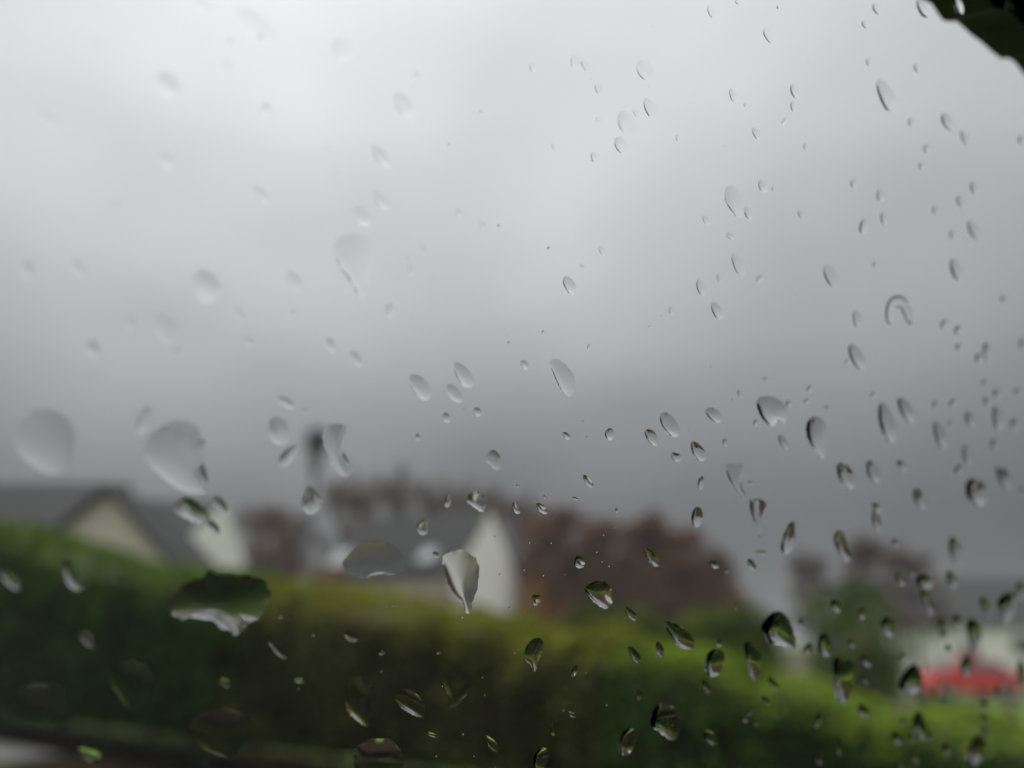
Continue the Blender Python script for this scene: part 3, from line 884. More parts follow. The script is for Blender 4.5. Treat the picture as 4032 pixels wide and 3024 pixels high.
# ------------------------------------------------------------------ raindrops, in millimetres on the outer face of the glass
DROPS = [
["e",[-43.226,28.321,0.921,-0.127,-0.133,-0.499],0.42,"large blurred slanting slim raindrop left of the broad smear at the top"],
["e",[-43.247,13.556,0.672,-0.614,-0.349,-0.459],0.85,"large blurred slanting oval raindrop up and right of the flat left leaning dash"],
["e",[-46.463,8.257,-0.492,-0.46,-0.197,0.28],0.85,"small flat raindrop tilted up to its right, alone in the left sky"],
["e",[-34.267,13.187,0.97,-0.481,-0.236,-0.463],0.85,"bright slim slanting raindrop with dark upper end, alone in the left sky"],
["e",[-27.31,17.732,0.289,-0.147,-0.11,-0.189],0.85,"tiny blurred slanting oval raindrop left of the slanting pea pod"],
["e",[-50.618,13.247,0.257,-0.131,-0.086,-0.202],0.85,"small blurred slanting oval raindrop down and right of the pale streak by the left edge"],
["e",[-53.104,2.166,0.189,-0.247,-0.166,-0.186],0.85,"small blurred round raindrop down and left of the flat left leaning dash"],
["e",[-57.647,22.07,0.308,0.072,0.007,-0.252],0.42,"small blurred flat lying oval raindrop above the pale streak by the left edge"],
["e",[-38.294,28.597,2.03,-0.705,-0.471,-1.069],0.42,"broad faint raindrop smear against the bright top of the sky"],
["e",[-50.854,21.383,0.271,-0.301,-0.233,-0.288],0.42,"small blurred round raindrop up and left of the pale slug in the upper left sky"],
["e",[-44.567,20.228,1.071,-0.599,-0.44,-0.84],0.85,"pale wide slanting raindrop in the upper left sky, short and blurred"],
["e",[-40.001,23.832,0.54,0.117,0.025,-0.541],0.42,"small blurred round raindrop down and left of the broad smear at the top"],
["e",[-52.997,13.888,0.893,-0.281,-0.113,-0.389],0.85,"pale slim streak of rain near the left edge, high in the bright sky"],
["e",[-35.672,21.364,0.334,-0.49,-0.423,-0.346],0.85,"small round raindrop like a pearl, in the bright left sky above two slanting ones"],
["e",[-28.991,22.529,0.113,-0.156,-0.158,-0.125],0.85,"tiny blurred round raindrop up and left of the slanting pea pod"],
["e",[-28.971,19.697,0.19,-0.179,-0.15,-0.158],0.85,"tiny blurred slanting oval raindrop left of the slanting pea pod, second one out"],
["e",[-29.737,29.793,0.906,-0.794,-0.737,-0.829],0.42,"pale bean shaped raindrop left of centre, just under the broad smear"],
["e",[-2.493,39.754,0.478,-0.726,-0.566,-0.347],0.85,"upright pale raindrop, left one of a close pair in the upper right sky"],
["e",[-1.004,39.988,0.692,-0.457,-0.318,-0.321],0.85,"medium soft slanting slim raindrop right of the upright one of the top pair"],
["e",[1.698,38.098,0.504,-0.416,-0.336,-0.288],0.85,"small crisp slanting oval raindrop down and right of the upright one of the top pair"],
["e",[7.858,42.927,1.319,-0.804,-0.828,-0.811],0.6,"pale raindrop with a crisp dark nick on its lower left, upper right sky"],
["e",[10.315,38.956,1.315,-0.82,-0.681,-0.646],0.6,"large crisp slanting oval raindrop up and right of the wide blurred thumb"],
["e",[7.191,35.864,1.307,-1.059,-1.014,-0.834],0.6,"wide blurred thumb shaped raindrop below the drop with a dark nick"],
["e",[7.237,32.97,0.924,-0.765,-0.715,-0.577],0.85,"medium crisp slanting oval raindrop below the wide blurred thumb"],
["e",[8.248,37.464,0.614,-0.313,-0.224,-0.246],0.6,"small crisp slanting slim raindrop up and right of the wide blurred thumb"],
["e",[2.824,34.636,0.339,-0.23,-0.299,-0.288],0.85,"tiny crisp round raindrop left of the wide blurred thumb"],
["e",[3.659,30.119,0.461,-0.49,-0.445,-0.31],0.85,"small crisp upright oval raindrop down and left of the wide blurred thumb"],
["e",[-21.992,26.989,1.229,-0.845,-0.572,-0.704],0.85,"clear egg shaped raindrop slanting in the upper sky left of centre"],
["e",[-2.54,29.305,0.358,-0.322,-0.187,-0.155],0.85,"small soft slanting slim raindrop left of the wide blurred thumb"],
["e",[16.078,37.058,0.467,-0.287,-0.323,-0.295],0.6,"small crisp slanting oval raindrop right of the wide blurred thumb"],
["e",[-15.814,12.697,0.598,-0.544,-0.286,-0.268],0.85,"medium soft slanting slim raindrop right of the light bulb shaped raindrop"],
["e",[8.419,19.439,0.733,-0.448,-0.259,-0.261],0.85,"small crisp slanting slim raindrop below the wide blurred thumb"],
["e",[-23.154,20.905,1.281,-0.667,-0.358,-0.562],0.85,"slim pea pod shaped raindrop with bright lower rim, below the clear egg"],
["e",[-22.093,16.413,0.977,-0.608,-0.402,-0.556],0.85,"large blurred slanting oval raindrop up and right of the oval above the light bulb"],
["e",[-23.697,14.211,1.025,-0.661,-0.547,-0.756],0.85,"clear oval raindrop just above the light bulb shaped one"],
["p",[[-24.101,12.139],[-25.39,11.609],[-25.97,10.584],[-25.681,9.406],[-24.697,8.155],[-23.408,7.218],[-22.476,6.272],[-21.937,5.63],[-21.297,5.684],[-20.997,6.23],[-21.298,6.988],[-21.365,8.117],[-21.311,9.847],[-21.843,11.511],[-22.783,12.219]],0.9774999999999999,"large pale raindrop shaped like a light bulb with a narrow tail below"],
["e",[-12.626,17.963,0.367,-0.38,-0.304,-0.247],0.85,"small soft slanting oval raindrop down and right of the slanting pea pod"],
["e",[-9.371,17.578,0.615,-0.347,-0.191,-0.248],0.85,"small soft slanting slim raindrop right of the oval above the light bulb"],
["e",[-7.939,36.867,0.385,-0.34,-0.286,-0.256],0.85,"small soft slanting oval raindrop left of the upright one of the top pair"],
["e",[16.032,54.142,0.773,-0.517,-0.408,-0.357],0.6,"medium crisp slanting slim raindrop up and right of the drop with a dark lower edge"],
["e",[49.377,61.155,0.694,-0.283,-0.513,-0.455],0.6,"small soft slanting oval raindrop up and left of the long dark crescent"],
["e",[61.212,65.014,0.856,-0.316,-0.538,-0.463],0.6,"small soft slanting oval raindrop up and right of the long dark crescent"],
["p",[[52.376,59.431],[53.37,59.878],[55.102,59.896],[56.959,59.246],[58.542,58.468],[58.792,57.291],[57.639,56.422],[55.917,56.324],[53.927,57.312],[52.719,58.33]],0.66,"long dark crescent shaped raindrop below the black window corner"],
["e",[73.276,60.502,2.062,-0.847,-1.067,-0.815],0.6,"short dark crescent shaped raindrop down and right of the long crescent"],
["e",[79.381,59.857,1.576,-0.741,-0.853,-0.589],0.6,"medium blurred slanting slim raindrop down and right of the short dark crescent"],
["e",[63.502,56.873,0.58,-0.488,-0.781,-0.438],0.6,"small soft round raindrop down and right of the long dark crescent"],
["e",[69.542,54.575,0.775,-0.505,-0.811,-0.497],0.6,"small soft upright oval raindrop down and left of the short dark crescent"],
["e",[69.397,51.446,0.769,-0.318,-0.638,-0.499],0.6,"small soft round raindrop down and left of the short dark crescent"],
["e",[40.492,44.551,0.356,-0.456,-0.52,-0.254],0.6,"small soft upright oval raindrop up and right of the long drop with broken dark rim"],
["e",[97.059,65.927,0.932,-0.501,-0.953,-0.565],0.6,"small blurred upright oval raindrop right of the short dark crescent"],
["e",[27.192,55.735,1.124,-0.6,-0.522,-0.472],0.6,"crisp slanting drop right of the drop with a dark lower edge, second out"],
["e",[53.428,43.113,0.654,-0.494,-0.713,-0.432],0.6,"small soft upright oval raindrop below the long dark crescent"],
["e",[60.807,43.591,0.834,-0.761,-0.942,-0.484],0.6,"soft upright drop upper right of the pale drop below the long rim drop, second out"],
["e",[63.204,40.419,0.852,-0.782,-0.82,-0.406],0.6,"small soft upright raindrop high in the right sky, above the pale long one"],
["e",[58.656,37.742,0.187,-1.268,-1.108,-0.206],0.6,"small soft raindrop leaning left, beside the upright one in the right sky"],
["e",[86.263,53.187,1.148,-0.704,-1.045,-0.596],0.6,"small blurred upright oval raindrop above the dark wedge by the right edge"],
["e",[83.437,49.71,1.415,-0.562,-0.881,-0.648],0.6,"small blurred slanting oval raindrop up and left of the dark wedge by the right edge"],
["e",[76.855,46.103,0.983,-0.416,-0.839,-0.621],0.6,"small soft round raindrop up and left of the dark wedge by the right edge"],
["e",[89.96,46.376,2.544,-1.117,-1.217,-0.814],0.6,"dark wedge shaped blurred raindrop near the right edge of the sky"],
["e",[83.888,43.718,1.041,-0.438,-0.818,-0.583],0.6,"small blurred round raindrop left of the dark wedge by the right edge"],
["p",[[26.682,33.431],[27.214,34.162],[28.268,34.395],[29.606,33.927],[31.128,32.593],[31.755,31.415],[31.2,30.673],[30.247,30.542],[28.467,31.307],[27.211,32.036]],0.48,"long pale raindrop with a thin broken dark rim on its lower left"],
["e",[23.726,45.803,0.989,-0.678,-0.486,-0.391],0.6,"medium crisp slanting slim raindrop right of the drop with a dark lower edge"],
["e",[32.281,31.806,0.925,-0.673,-0.507,-0.36],0.6,"medium crisp slanting slim raindrop down and right of the long drop with broken dark rim"],
["e",[33.771,36.306,1.031,-0.581,-0.586,-0.491],0.6,"medium crisp slanting oval raindrop up and right of the long drop with broken dark rim"],
["e",[36.111,36.606,0.314,-0.426,-0.324,-0.15],0.6,"tiny crisp upright slim raindrop right of the long drop with broken dark rim"],
["e",[24.716,28.477,0.832,-0.265,-0.31,-0.423],0.6,"small crisp slanting oval raindrop down and left of the long drop with broken dark rim"],
["e",[43.388,34.989,0.94,-0.322,-0.339,-0.368],0.6,"small soft slanting oval raindrop right of the long drop with broken dark rim"],
["e",[30.012,27.693,0.921,-0.084,-0.162,-0.442],0.6,"small crisp slanting oval raindrop below the long drop with broken dark rim"],
["e",[58.543,73.636,1.743,-0.66,-0.8,-0.689],1.35,"slanting streak of rain lying across the edge of the black corner"],
["e",[67.655,77.987,1.391,-0.862,-0.953,-0.646],1.35,"bright upright streak of rain in front of the black window corner"],
["e",[81.732,84.595,1.531,-0.558,-0.789,-0.612],1.35,"dimmer streak of rain in the black corner, nearest the picture corner"],
["e",[20.07,57.36,0.406,-0.199,-0.294,-0.292],0.6,"tiny crisp slanting oval raindrop up and right of the drop with a dark lower edge"],
["e",[35.073,50.908,0.914,-0.718,-0.578,-0.399],0.6,"medium crisp upright slim raindrop left of the long dark crescent"],
["e",[26.42,45.53,0.353,-0.189,-0.294,-0.267],0.6,"tiny crisp round raindrop above the long drop with broken dark rim"],
["e",[35.678,48.846,0.577,-0.58,-0.475,-0.283],0.6,"small crisp upright slim raindrop left of the long dark crescent"],
["e",[34.66,46.278,-0.251,-0.69,-0.401,0.0],0.6,"crisp left leaning drop upper right of the long drop with broken dark rim"],
["e",[29.862,42.697,0.989,-0.536,-0.477,-0.421],0.6,"medium crisp slanting slim raindrop above the long drop with broken dark rim"],
["e",[47.716,68.776,0.918,-0.458,-0.546,-0.448],0.6,"small soft slanting slim raindrop left of the streak on the black edge"],
["e",[46.169,65.696,0.648,-0.254,-0.498,-0.457],0.6,"small soft slanting oval raindrop left of the streak on the black edge"],
["p",[[-48.573,-11.5],[-47.115,-11.667],[-46.038,-12.683],[-45.565,-13.96],[-45.497,-16.059],[-45.947,-17.052],[-46.719,-17.448],[-47.947,-17.199],[-49.337,-16.275],[-50.179,-15.08],[-50.395,-13.951],[-49.984,-12.726],[-49.417,-11.877]],0.57,"large round blurred raindrop like a ball above the leftmost roof"],
["e",[-43.19,-2.22,0.281,-0.605,-0.348,-0.197],0.85,"medium blurred upright oval raindrop left of the blurred shield in the left sky"],
["e",[-45.816,-5.194,0.514,-0.661,-0.419,-0.423],0.82,"medium blurred slanting oval raindrop left of the blurred shield in the left sky"],
["e",[-32.176,-1.555,0.495,-0.33,-0.202,-0.332],0.82,"small blurred slanting oval raindrop down and right of the blurred fat egg"],
["e",[-23.736,-0.06,0.56,-0.699,-0.363,-0.275],0.82,"medium blurred slanting oval raindrop up and right of the slanting grain"],
["e",[-26.938,-7.108,1.05,-0.442,-0.153,-0.419],0.95,"slim grain shaped raindrop lying almost flat, above the pale disc"],
["e",[-24.802,-7.684,0.245,-0.273,-0.21,-0.182],0.95,"tiny blurred round raindrop down and right of the slanting grain"],
["e",[-27.116,-10.289,0.947,-1.284,-0.939,-0.667],0.95,"pale round raindrop just left of the lamp head"],
["e",[-25.442,-12.794,-0.633,-1.313,-0.584,0.325],0.95,"dark and bright coffee bean shaped raindrop tilted up to the right"],
["p",[[-22.245,-9.468],[-21.788,-8.709],[-20.619,-8.417],[-19.612,-8.953],[-19.318,-10.36],[-19.395,-11.61],[-18.494,-12.569],[-17.881,-13.687],[-18.507,-14.309],[-19.731,-13.81],[-21.262,-11.975],[-22.049,-10.495]],0.95,"peanut shaped raindrop touching the head of the lamp post"],
["p",[[-22.309,-15.815],[-20.946,-16.91],[-20.518,-17.941],[-21.015,-18.851],[-21.917,-18.936],[-22.716,-18.161],[-22.852,-16.849]],1.08,"brown and grey leaf shaped raindrop in front of the lamp post"],
["p",[[-38.357,-11.343],[-37.448,-10.88],[-36.163,-10.753],[-35.017,-11.265],[-34.16,-12.597],[-33.857,-13.861],[-33.656,-15.146],[-32.899,-17.031],[-33.01,-17.787],[-34.02,-18.03],[-35.594,-17.632],[-37.241,-16.727],[-38.721,-15.636],[-39.488,-14.633],[-39.598,-13.548],[-39.271,-12.399]],0.8075,"large blurred bag shaped raindrop with a pointed lower right corner"],
["p",[[-35.574,-19.549],[-35.225,-18.682],[-34.361,-18.542],[-33.342,-19.079],[-32.233,-19.966],[-32.245,-20.768],[-32.882,-21.224],[-34.141,-20.641],[-35.12,-20.239]],1.08,"long raindrop slanting across the edge of the left white gable"],
["e",[-31.138,-19.006,0.809,-0.867,-0.362,-0.368],1.08,"large blurred slanting slim raindrop right of the drop on the white gable"],
["e",[-31.479,-21.303,0.753,-0.707,-0.282,-0.348],1.08,"medium blurred slanting slim raindrop down and right of the drop on the white gable"],
["e",[-33.57,-16.038,0.568,-0.922,-0.224,-0.138],1.08,"medium blurred slanting slim raindrop down and right of the big bag above the roofs"],
["e",[-40.144,-11.205,-0.219,-1.482,-0.572,0.153],0.95,"large blurred left leaning slim raindrop up and left of the big bag above the roofs"],
["e",[-52.085,0.719,0.282,-0.82,-0.423,-0.211],0.85,"medium blurred upright oval raindrop down and left of the flat left leaning dash"],
["e",[-48.318,1.877,0.552,-0.645,-0.233,-0.269],0.85,"medium blurred slanting slim raindrop down and left of the flat left leaning dash"],
["e",[-37.408,2.951,1.007,-1.37,-0.981,-0.83],0.85,"blurred fat egg shaped raindrop in the left sky beside the light bulb shape"],
["e",[-29.082,5.587,0.892,-0.783,-0.477,-0.551],0.85,"large blurred slanting oval raindrop left of the light bulb shaped raindrop"],
["p",[[-41.249,-0.734],[-40.134,-0.745],[-38.928,-1.237],[-38.787,-2.45],[-39.274,-3.381],[-39.856,-3.43],[-40.868,-2.451],[-41.312,-1.634]],0.574,"blurred shield shaped raindrop in the left sky above the big bag"],
["e",[-33.684,1.018,0.558,-0.584,-0.254,-0.265],0.85,"medium blurred slanting slim raindrop down and right of the blurred fat egg"],
["e",[-16.676,10.067,0.424,-0.574,-0.341,-0.226],0.85,"small soft upright oval raindrop right of the light bulb shaped raindrop"],
["e",[1.127,2.706,0.636,-0.393,-0.324,-0.374],0.82,"small crisp slanting oval raindrop left of the long clear capsule"],
["p",[[4.749,3.701],[5.313,4.286],[6.581,4.237],[8.058,3.583],[9.095,2.744],[9.579,1.789],[9.795,0.778],[9.101,-0.061],[8.078,0.257],[7.051,1.107],[5.869,2.326]],0.574,"long clear capsule shaped raindrop in the middle of the sky, largest there"],
["e",[4.81,13.906,1.084,-0.858,-0.617,-0.523],0.85,"medium crisp slanting oval raindrop above the long clear capsule"],
["e",[6.069,16.709,0.499,-0.209,-0.124,-0.177],0.85,"small crisp slanting slim raindrop above the long clear capsule"],
["e",[10.287,-5.158,0.715,-0.315,-0.21,-0.34],0.95,"small crisp slanting oval raindrop left of the crisp small ball"],
["e",[17.475,-3.854,0.359,-0.8,-0.805,-0.182],0.95,"crisp round raindrop with sharp outline, alone right of centre"],
["e",[25.043,-3.16,1.296,-1.032,-0.719,-0.496],0.95,"medium crisp slanting oval raindrop down and left of the kidney"],
["e",[27.93,-0.877,2.066,-1.398,-0.988,-0.79],0.95,"kidney shaped raindrop right of centre with a bright lower half"],
["e",[30.745,-5.244,1.183,-0.298,-0.223,-0.581],0.95,"small crisp slanting oval raindrop below the kidney"],
["e",[-18.058,5.085,0.095,-0.902,-0.549,-0.057],0.85,"medium soft upright oval raindrop down and right of the light bulb shaped raindrop"],
["p",[[-0.524,-8.612],[0.063,-8.65],[0.92,-9.197],[1.343,-9.849],[1.487,-10.743],[0.879,-11.064],[0.112,-10.818],[-0.472,-10.391],[-1.024,-10.062],[-1.025,-9.262]],0.57,"lumpy grey raindrop against the dim sky above the trees"],
["e",[15.801,-10.781,1.09,-0.794,-0.346,-0.299],1.08,"crisp dark slim pod shaped raindrop above the brown trees"],
["e",[14.38,-13.369,0.611,-0.123,-0.028,-0.165],1.08,"tiny crisp slanting slim raindrop down and left of the crisp dark pod"],
["e",[-4.874,-15.78,0.031,-0.787,-0.413,0.035],1.08,"small soft upright slim raindrop left of the jagged drop above the gable"],
["p",[[-2.113,-14.594],[-1.338,-14.149],[-0.538,-14.161],[0.203,-14.748],[0.568,-15.216],[0.671,-16.222],[0.515,-16.643],[-0.462,-16.434],[-1.758,-15.858],[-2.287,-15.412]],1.08,"round raindrop with jagged bright top above the middle white gable"],
["e",[5.321,-15.661,0.64,-0.655,-0.433,-0.278],1.08,"small crisp slanting oval raindrop right of the jagged drop above the gable"],
["e",[9.304,-15.268,1.101,-0.548,-0.264,-0.418],1.08,"medium crisp slanting slim raindrop down and left of the crisp dark pod"],
["e",[4.69,-12.715,0.202,-0.192,-0.173,-0.123],1.08,"tiny crisp round raindrop down and right of the lumpy grey drop"],
["e",[9.325,-13.67,0.136,-0.258,-0.209,-0.056],1.08,"tiny crisp upright oval raindrop left of the crisp dark pod"],
["e",[22.661,14.846,0.533,-0.456,-0.333,-0.221],0.6,"small crisp slanting oval raindrop above the kidney"],
["e",[-20.599,-1.02,0.708,-0.732,-0.401,-0.356],0.82,"medium soft slanting oval raindrop up and left of the lone egg left of the trio"],
["e",[19.566,11.805,-0.104,-0.29,-0.189,0.034],0.82,"tiny crisp left leaning slim raindrop up and right of the long clear capsule"],
["e",[10.232,6.953,0.044,-0.465,-0.228,-0.016],0.82,"tiny crisp upright slim raindrop up and right of the long clear capsule"],
["e",[22.157,-14.296,0.285,-0.248,-0.227,-0.147],1.08,"tiny crisp round raindrop down and right of the crisp dark pod"],
["e",[-12.199,-2.673,1.387,-1.281,-0.733,-0.658],0.82,"clear egg shaped raindrop, the left one of three in the middle sky"],
["e",[-6.934,-0.163,1.448,-1.187,-0.678,-0.646],0.82,"clear egg shaped raindrop, the top right one of three in the middle sky"],
["e",[-7.551,-2.575,1.302,-0.83,-0.434,-0.552],0.82,"shaded capsule shaped raindrop, the lowest of three in the middle sky"],
["e",[-7.831,-5.648,0.479,-0.469,-0.407,-0.325],0.95,"small soft round raindrop below the bottom capsule of the trio"],
["e",[-3.875,-4.255,0.619,-0.353,-0.27,-0.378],0.95,"small soft slanting oval raindrop down and right of the bottom capsule of the trio"],
["e",[-10.936,-8.549,0.188,-0.399,-0.333,-0.109],0.95,"tiny soft round raindrop below the lone egg left of the trio"],
["e",[32.989,24.302,1.658,-1.217,-0.793,-0.551],0.6,"large crisp slanting slim raindrop below the long drop with broken dark rim"],
["e",[63.864,15.885,-0.266,-0.636,-0.364,0.047],0.82,"soft left leaning drop down and left of the slanting drop with a short tail"],
["e",[87.872,38.225,2.531,-1.368,-1.374,-0.813],0.6,"dark blurred tadpole shaped raindrop near the right edge of the sky"],
["e",[88.964,28.237,-0.142,-1.03,-1.216,-0.038],0.6,"small blurred left leaning oval raindrop right of the horseshoe"],
["e",[93.757,28.141,-0.125,-0.903,-1.26,-0.039],0.82,"small blurred left leaning oval raindrop below the dark tadpole"],
["e",[105.988,26.354,1.564,-1.773,-1.318,-0.386],0.82,"medium blurred upright slim raindrop below the dark tadpole"],
["e",[95.584,25.226,0.955,-0.451,-0.71,-0.44],0.82,"small blurred slanting oval raindrop down and right of the horseshoe"],
["e",[103.507,24.74,-0.131,-0.936,-1.298,-0.023],0.82,"small blurred left leaning oval raindrop up and right of the smaller fang"],
["e",[118.381,30.763,0.983,-0.949,-1.24,-0.393],0.82,"small blurred upright oval raindrop down and right of the dark tadpole"],
["e",[36.215,1.999,1.91,-0.728,-0.557,-0.753],0.95,"medium soft slanting oval raindrop right of the kidney"],
["p",[[44.559,5.723],[45.95,6.694],[48.133,6.883],[50.621,6.433],[52.503,5.473],[52.786,4.023],[52.003,3.251],[50.603,3.821],[50.014,2.422],[48.454,2.506],[46.142,3.595]],0.95,"grey cap shaped raindrop with bright jagged lower edge, right sky"],
["e",[27.006,19.286,0.982,-0.971,-0.642,-0.365],0.6,"medium crisp upright slim raindrop below the long drop with broken dark rim"],
["e",[52.13,6.568,0.845,-0.149,-0.176,-0.432],0.95,"tiny soft round raindrop up and right of the grey cap"],
["e",[45.651,2.31,0.072,-0.556,-0.573,-0.022],0.95,"tiny soft upright oval raindrop down and left of the grey cap"],
["p",[[57.85,3.472],[58.401,5.095],[60.247,5.663],[62.136,5.221],[63.327,4.062],[64.294,2.038],[64.856,-0.553],[63.88,-1.094],[61.996,-0.187],[59.489,1.065]],1.045,"big pear shaped raindrop with a dark blue left rim, right sky"],
["e",[79.67,7.618,3.142,-3.119,-2.137,-0.729],0.95,"long dark fang shaped raindrop right of the big dark rimmed pear"],
["e",[84.413,10.869,2.976,-1.761,-1.504,-0.832],0.95,"smaller dark fang shaped raindrop up and right of the long one"],
["e",[53.331,0.297,1.529,-1.036,-0.652,-0.407],0.95,"medium soft slanting slim raindrop below the grey cap"],
["e",[40.046,-1.771,0.375,-0.573,-0.497,-0.141],0.95,"small soft upright oval raindrop above the funnel"],
["e",[34.859,-3.845,1.837,-1.149,-0.784,-0.645],0.95,"large soft slanting oval raindrop down and right of the kidney"],
["e",[37.237,-8.491,0.131,-1.087,-0.634,0.006],1.08,"medium soft upright slim raindrop left of the funnel"],
["p",[[41.678,-5.144],[43.444,-4.641],[45.184,-4.463],[45.957,-5.701],[46.054,-7.459],[47.777,-9.427],[47.641,-10.029],[45.156,-8.624],[42.843,-7.086]],0.8640000000000001,"funnel shaped raindrop with dark top and bright slanting foot"],
["e",[30.076,21.448,0.652,-0.514,-0.356,-0.239],0.6,"small crisp slanting slim raindrop below the long drop with broken dark rim"],
["e",[71.932,-3.162,3.015,-2.057,-1.571,-0.827],1.08,"oval raindrop with grey top and bright foot below the big dark pear"],
["e",[79.537,-1.509,2.505,-1.873,-1.402,-0.623],1.08,"large blurred slanting slim raindrop right of the bright footed oval"],
["e",[87.796,0.718,1.488,-0.869,-0.855,-0.469],1.08,"small blurred slanting oval raindrop below the long dark fang"],
["e",[97.539,8.16,2.86,-2.176,-1.683,-0.656],0.95,"large blurred upright slim raindrop down and right of the smaller fang"],
["e",[106.522,12.701,1.558,-1.359,-1.447,-0.474],0.95,"medium blurred upright oval raindrop right of the smaller fang"],
["e",[116.771,14.696,2.171,-2.237,-1.794,-0.476],0.95,"large blurred upright slim raindrop above the dark drop near the right edge"],
["e",[124.189,14.391,1.172,-1.177,-1.237,-0.319],0.95,"small blurred upright oval raindrop above the dark drop near the right edge, second one out"],
["e",[108.94,5.707,1.86,-1.871,-1.309,-0.347],0.95,"medium blurred upright slim raindrop above the bright bottomed ball"],
["e",[116.72,-1.18,3.988,-2.496,-3.124,-1.271],1.08,"round raindrop, dark above and bright below, near the right edge"],
["e",[126.114,2.937,3.704,-2.189,-1.96,-0.8],1.08,"dark slanting raindrop up and right of the bright bottomed ball"],
["e",[38.181,23.456,-0.535,-0.679,-0.577,0.186],0.6,"small soft left leaning oval raindrop left of the pale drop below the long rim drop"],
["e",[96.766,-4.778,2.748,-1.89,-1.487,-0.629],1.08,"large blurred slanting slim raindrop left of the bright bottomed ball"],
["e",[93.276,13.427,0.798,-0.601,-0.729,-0.302],0.95,"small blurred upright oval raindrop right of the smaller fang"],
["e",[98.863,14.856,-0.381,-0.815,-1.064,0.123],0.95,"small blurred left leaning oval raindrop right of the smaller fang"],
["e",[110.721,17.248,1.152,-0.795,-0.968,-0.39],0.95,"small blurred upright oval raindrop above the dark drop near the right edge, third one out"],
["e",[113.671,19.39,0.822,-0.842,-1.206,-0.342],0.82,"small blurred upright oval raindrop above the dark drop near the right edge, fourth one out"],
["e",[108.223,20.632,0.788,-0.539,-0.903,-0.377],0.82,"tiny blurred round raindrop right of the smaller fang"],
["e",[118.353,9.321,1.164,-0.986,-1.191,-0.361],0.95,"small blurred upright oval raindrop above the dark drop near the right edge"],
["e",[107.625,2.479,-0.135,-0.952,-1.405,0.086],1.08,"small blurred left leaning oval raindrop up and left of the bright bottomed ball"],
["e",[100.046,10.717,0.679,-0.505,-0.676,-0.267],0.95,"tiny blurred upright oval raindrop right of the smaller fang"],
["e",[31.289,16.915,1.411,-0.945,-0.689,-0.524],0.6,"medium crisp slanting slim raindrop below the long drop with broken dark rim"],
["e",[56.211,9.763,-0.086,-0.654,-0.666,0.029],0.82,"small soft left leaning oval raindrop up and right of the grey cap"],
["e",[56.275,7.682,-0.348,-0.482,-0.501,0.148],0.95,"tiny soft left leaning oval raindrop right of the grey cap"],
["e",[73.352,11.804,-0.263,-0.606,-0.614,0.086],0.82,"tiny soft left leaning oval raindrop up and left of the long dark fang"],
["e",[62.01,7.483,0.84,-0.138,-0.126,-0.3],0.95,"tiny soft slanting oval raindrop above the big dark rimmed pear"],
["e",[40.412,5.994,0.608,-0.601,-0.393,-0.188],0.82,"small soft upright slim raindrop up and left of the grey cap"],
["e",[45.302,9.245,0.726,-0.123,-0.12,-0.303],0.82,"tiny soft slanting oval raindrop above the grey cap"],
["e",[64.269,32.819,0.506,-0.387,-0.613,-0.331],0.6,"tiny soft round raindrop right of the pale drop below the long rim drop"],
["e",[54.162,28.154,2.381,-1.306,-1.11,-0.817],0.6,"pale slanting raindrop with thin blue lower left rim in the right sky"],
["e",[106.696,37.341,1.074,-0.439,-0.845,-0.538],0.6,"small blurred round raindrop down and right of the dark tadpole"],
["e",[48.103,-7.219,0.662,-0.002,0.032,-0.248],1.08,"tiny soft flat lying oval raindrop right of the funnel"],
["p",[[49.07,-10.162],[49.847,-9.746],[50.919,-9.582],[52.316,-9.721],[53.238,-10.384],[53.821,-12.033],[54.145,-14.11],[54.519,-16.219],[53.852,-16.006],[53.088,-15.25],[51.572,-13.546],[50.004,-11.873]],1.08,"long tooth shaped raindrop with two brown spots at its top"],
["e",[83.691,-7.782,1.709,-0.553,-0.512,-0.618],1.08,"small blurred slanting oval raindrop down and right of the bright footed oval"],
["e",[135.74,1.272,0.957,-0.657,-0.86,-0.277],1.08,"tiny blurred upright oval raindrop down and right of the dark drop near the right edge"],
["e",[121.62,21.164,1.199,-0.532,-0.894,-0.496],0.82,"small blurred slanting oval raindrop above the dark drop near the right edge"],
["e",[63.34,23.132,1.142,-1.298,-0.998,-0.383],0.6,"medium soft upright slim raindrop above the slanting drop with a short tail"],
["s",[[72.634,24.474],[71.376,26.112],[71.1,27.694],[72.556,28.658],[74.657,28.843],[76.147,27.808],[78.606,25.85],2.028],0.6,"horseshoe shaped raindrop in the right sky"],
["e",[66.057,17.145,2.703,-1.654,-1.303,-0.804],0.82,"slanting raindrop with bright foot and thin dark edge below the horseshoe"],
["e",[-48.265,-27.88,1.023,-0.906,-0.213,-0.4],1.08,"pale slanting smear of rain on the dark hedge at the left edge"],
["e",[-38.201,-45.862,1.099,-0.631,-0.118,-0.574],1.08,"bright yellow green slanting raindrop near the bottom left"],
["e",[-18.161,-38.553,0.692,-0.115,0.028,-0.278],1.08,"small soft flat lying slim raindrop down and right of the yellow sliver"],
["e",[-43.196,-27.254,0.914,-1.399,-0.546,-0.422],1.08,"dark raindrop with a bright crescent on the tall left hedge"],
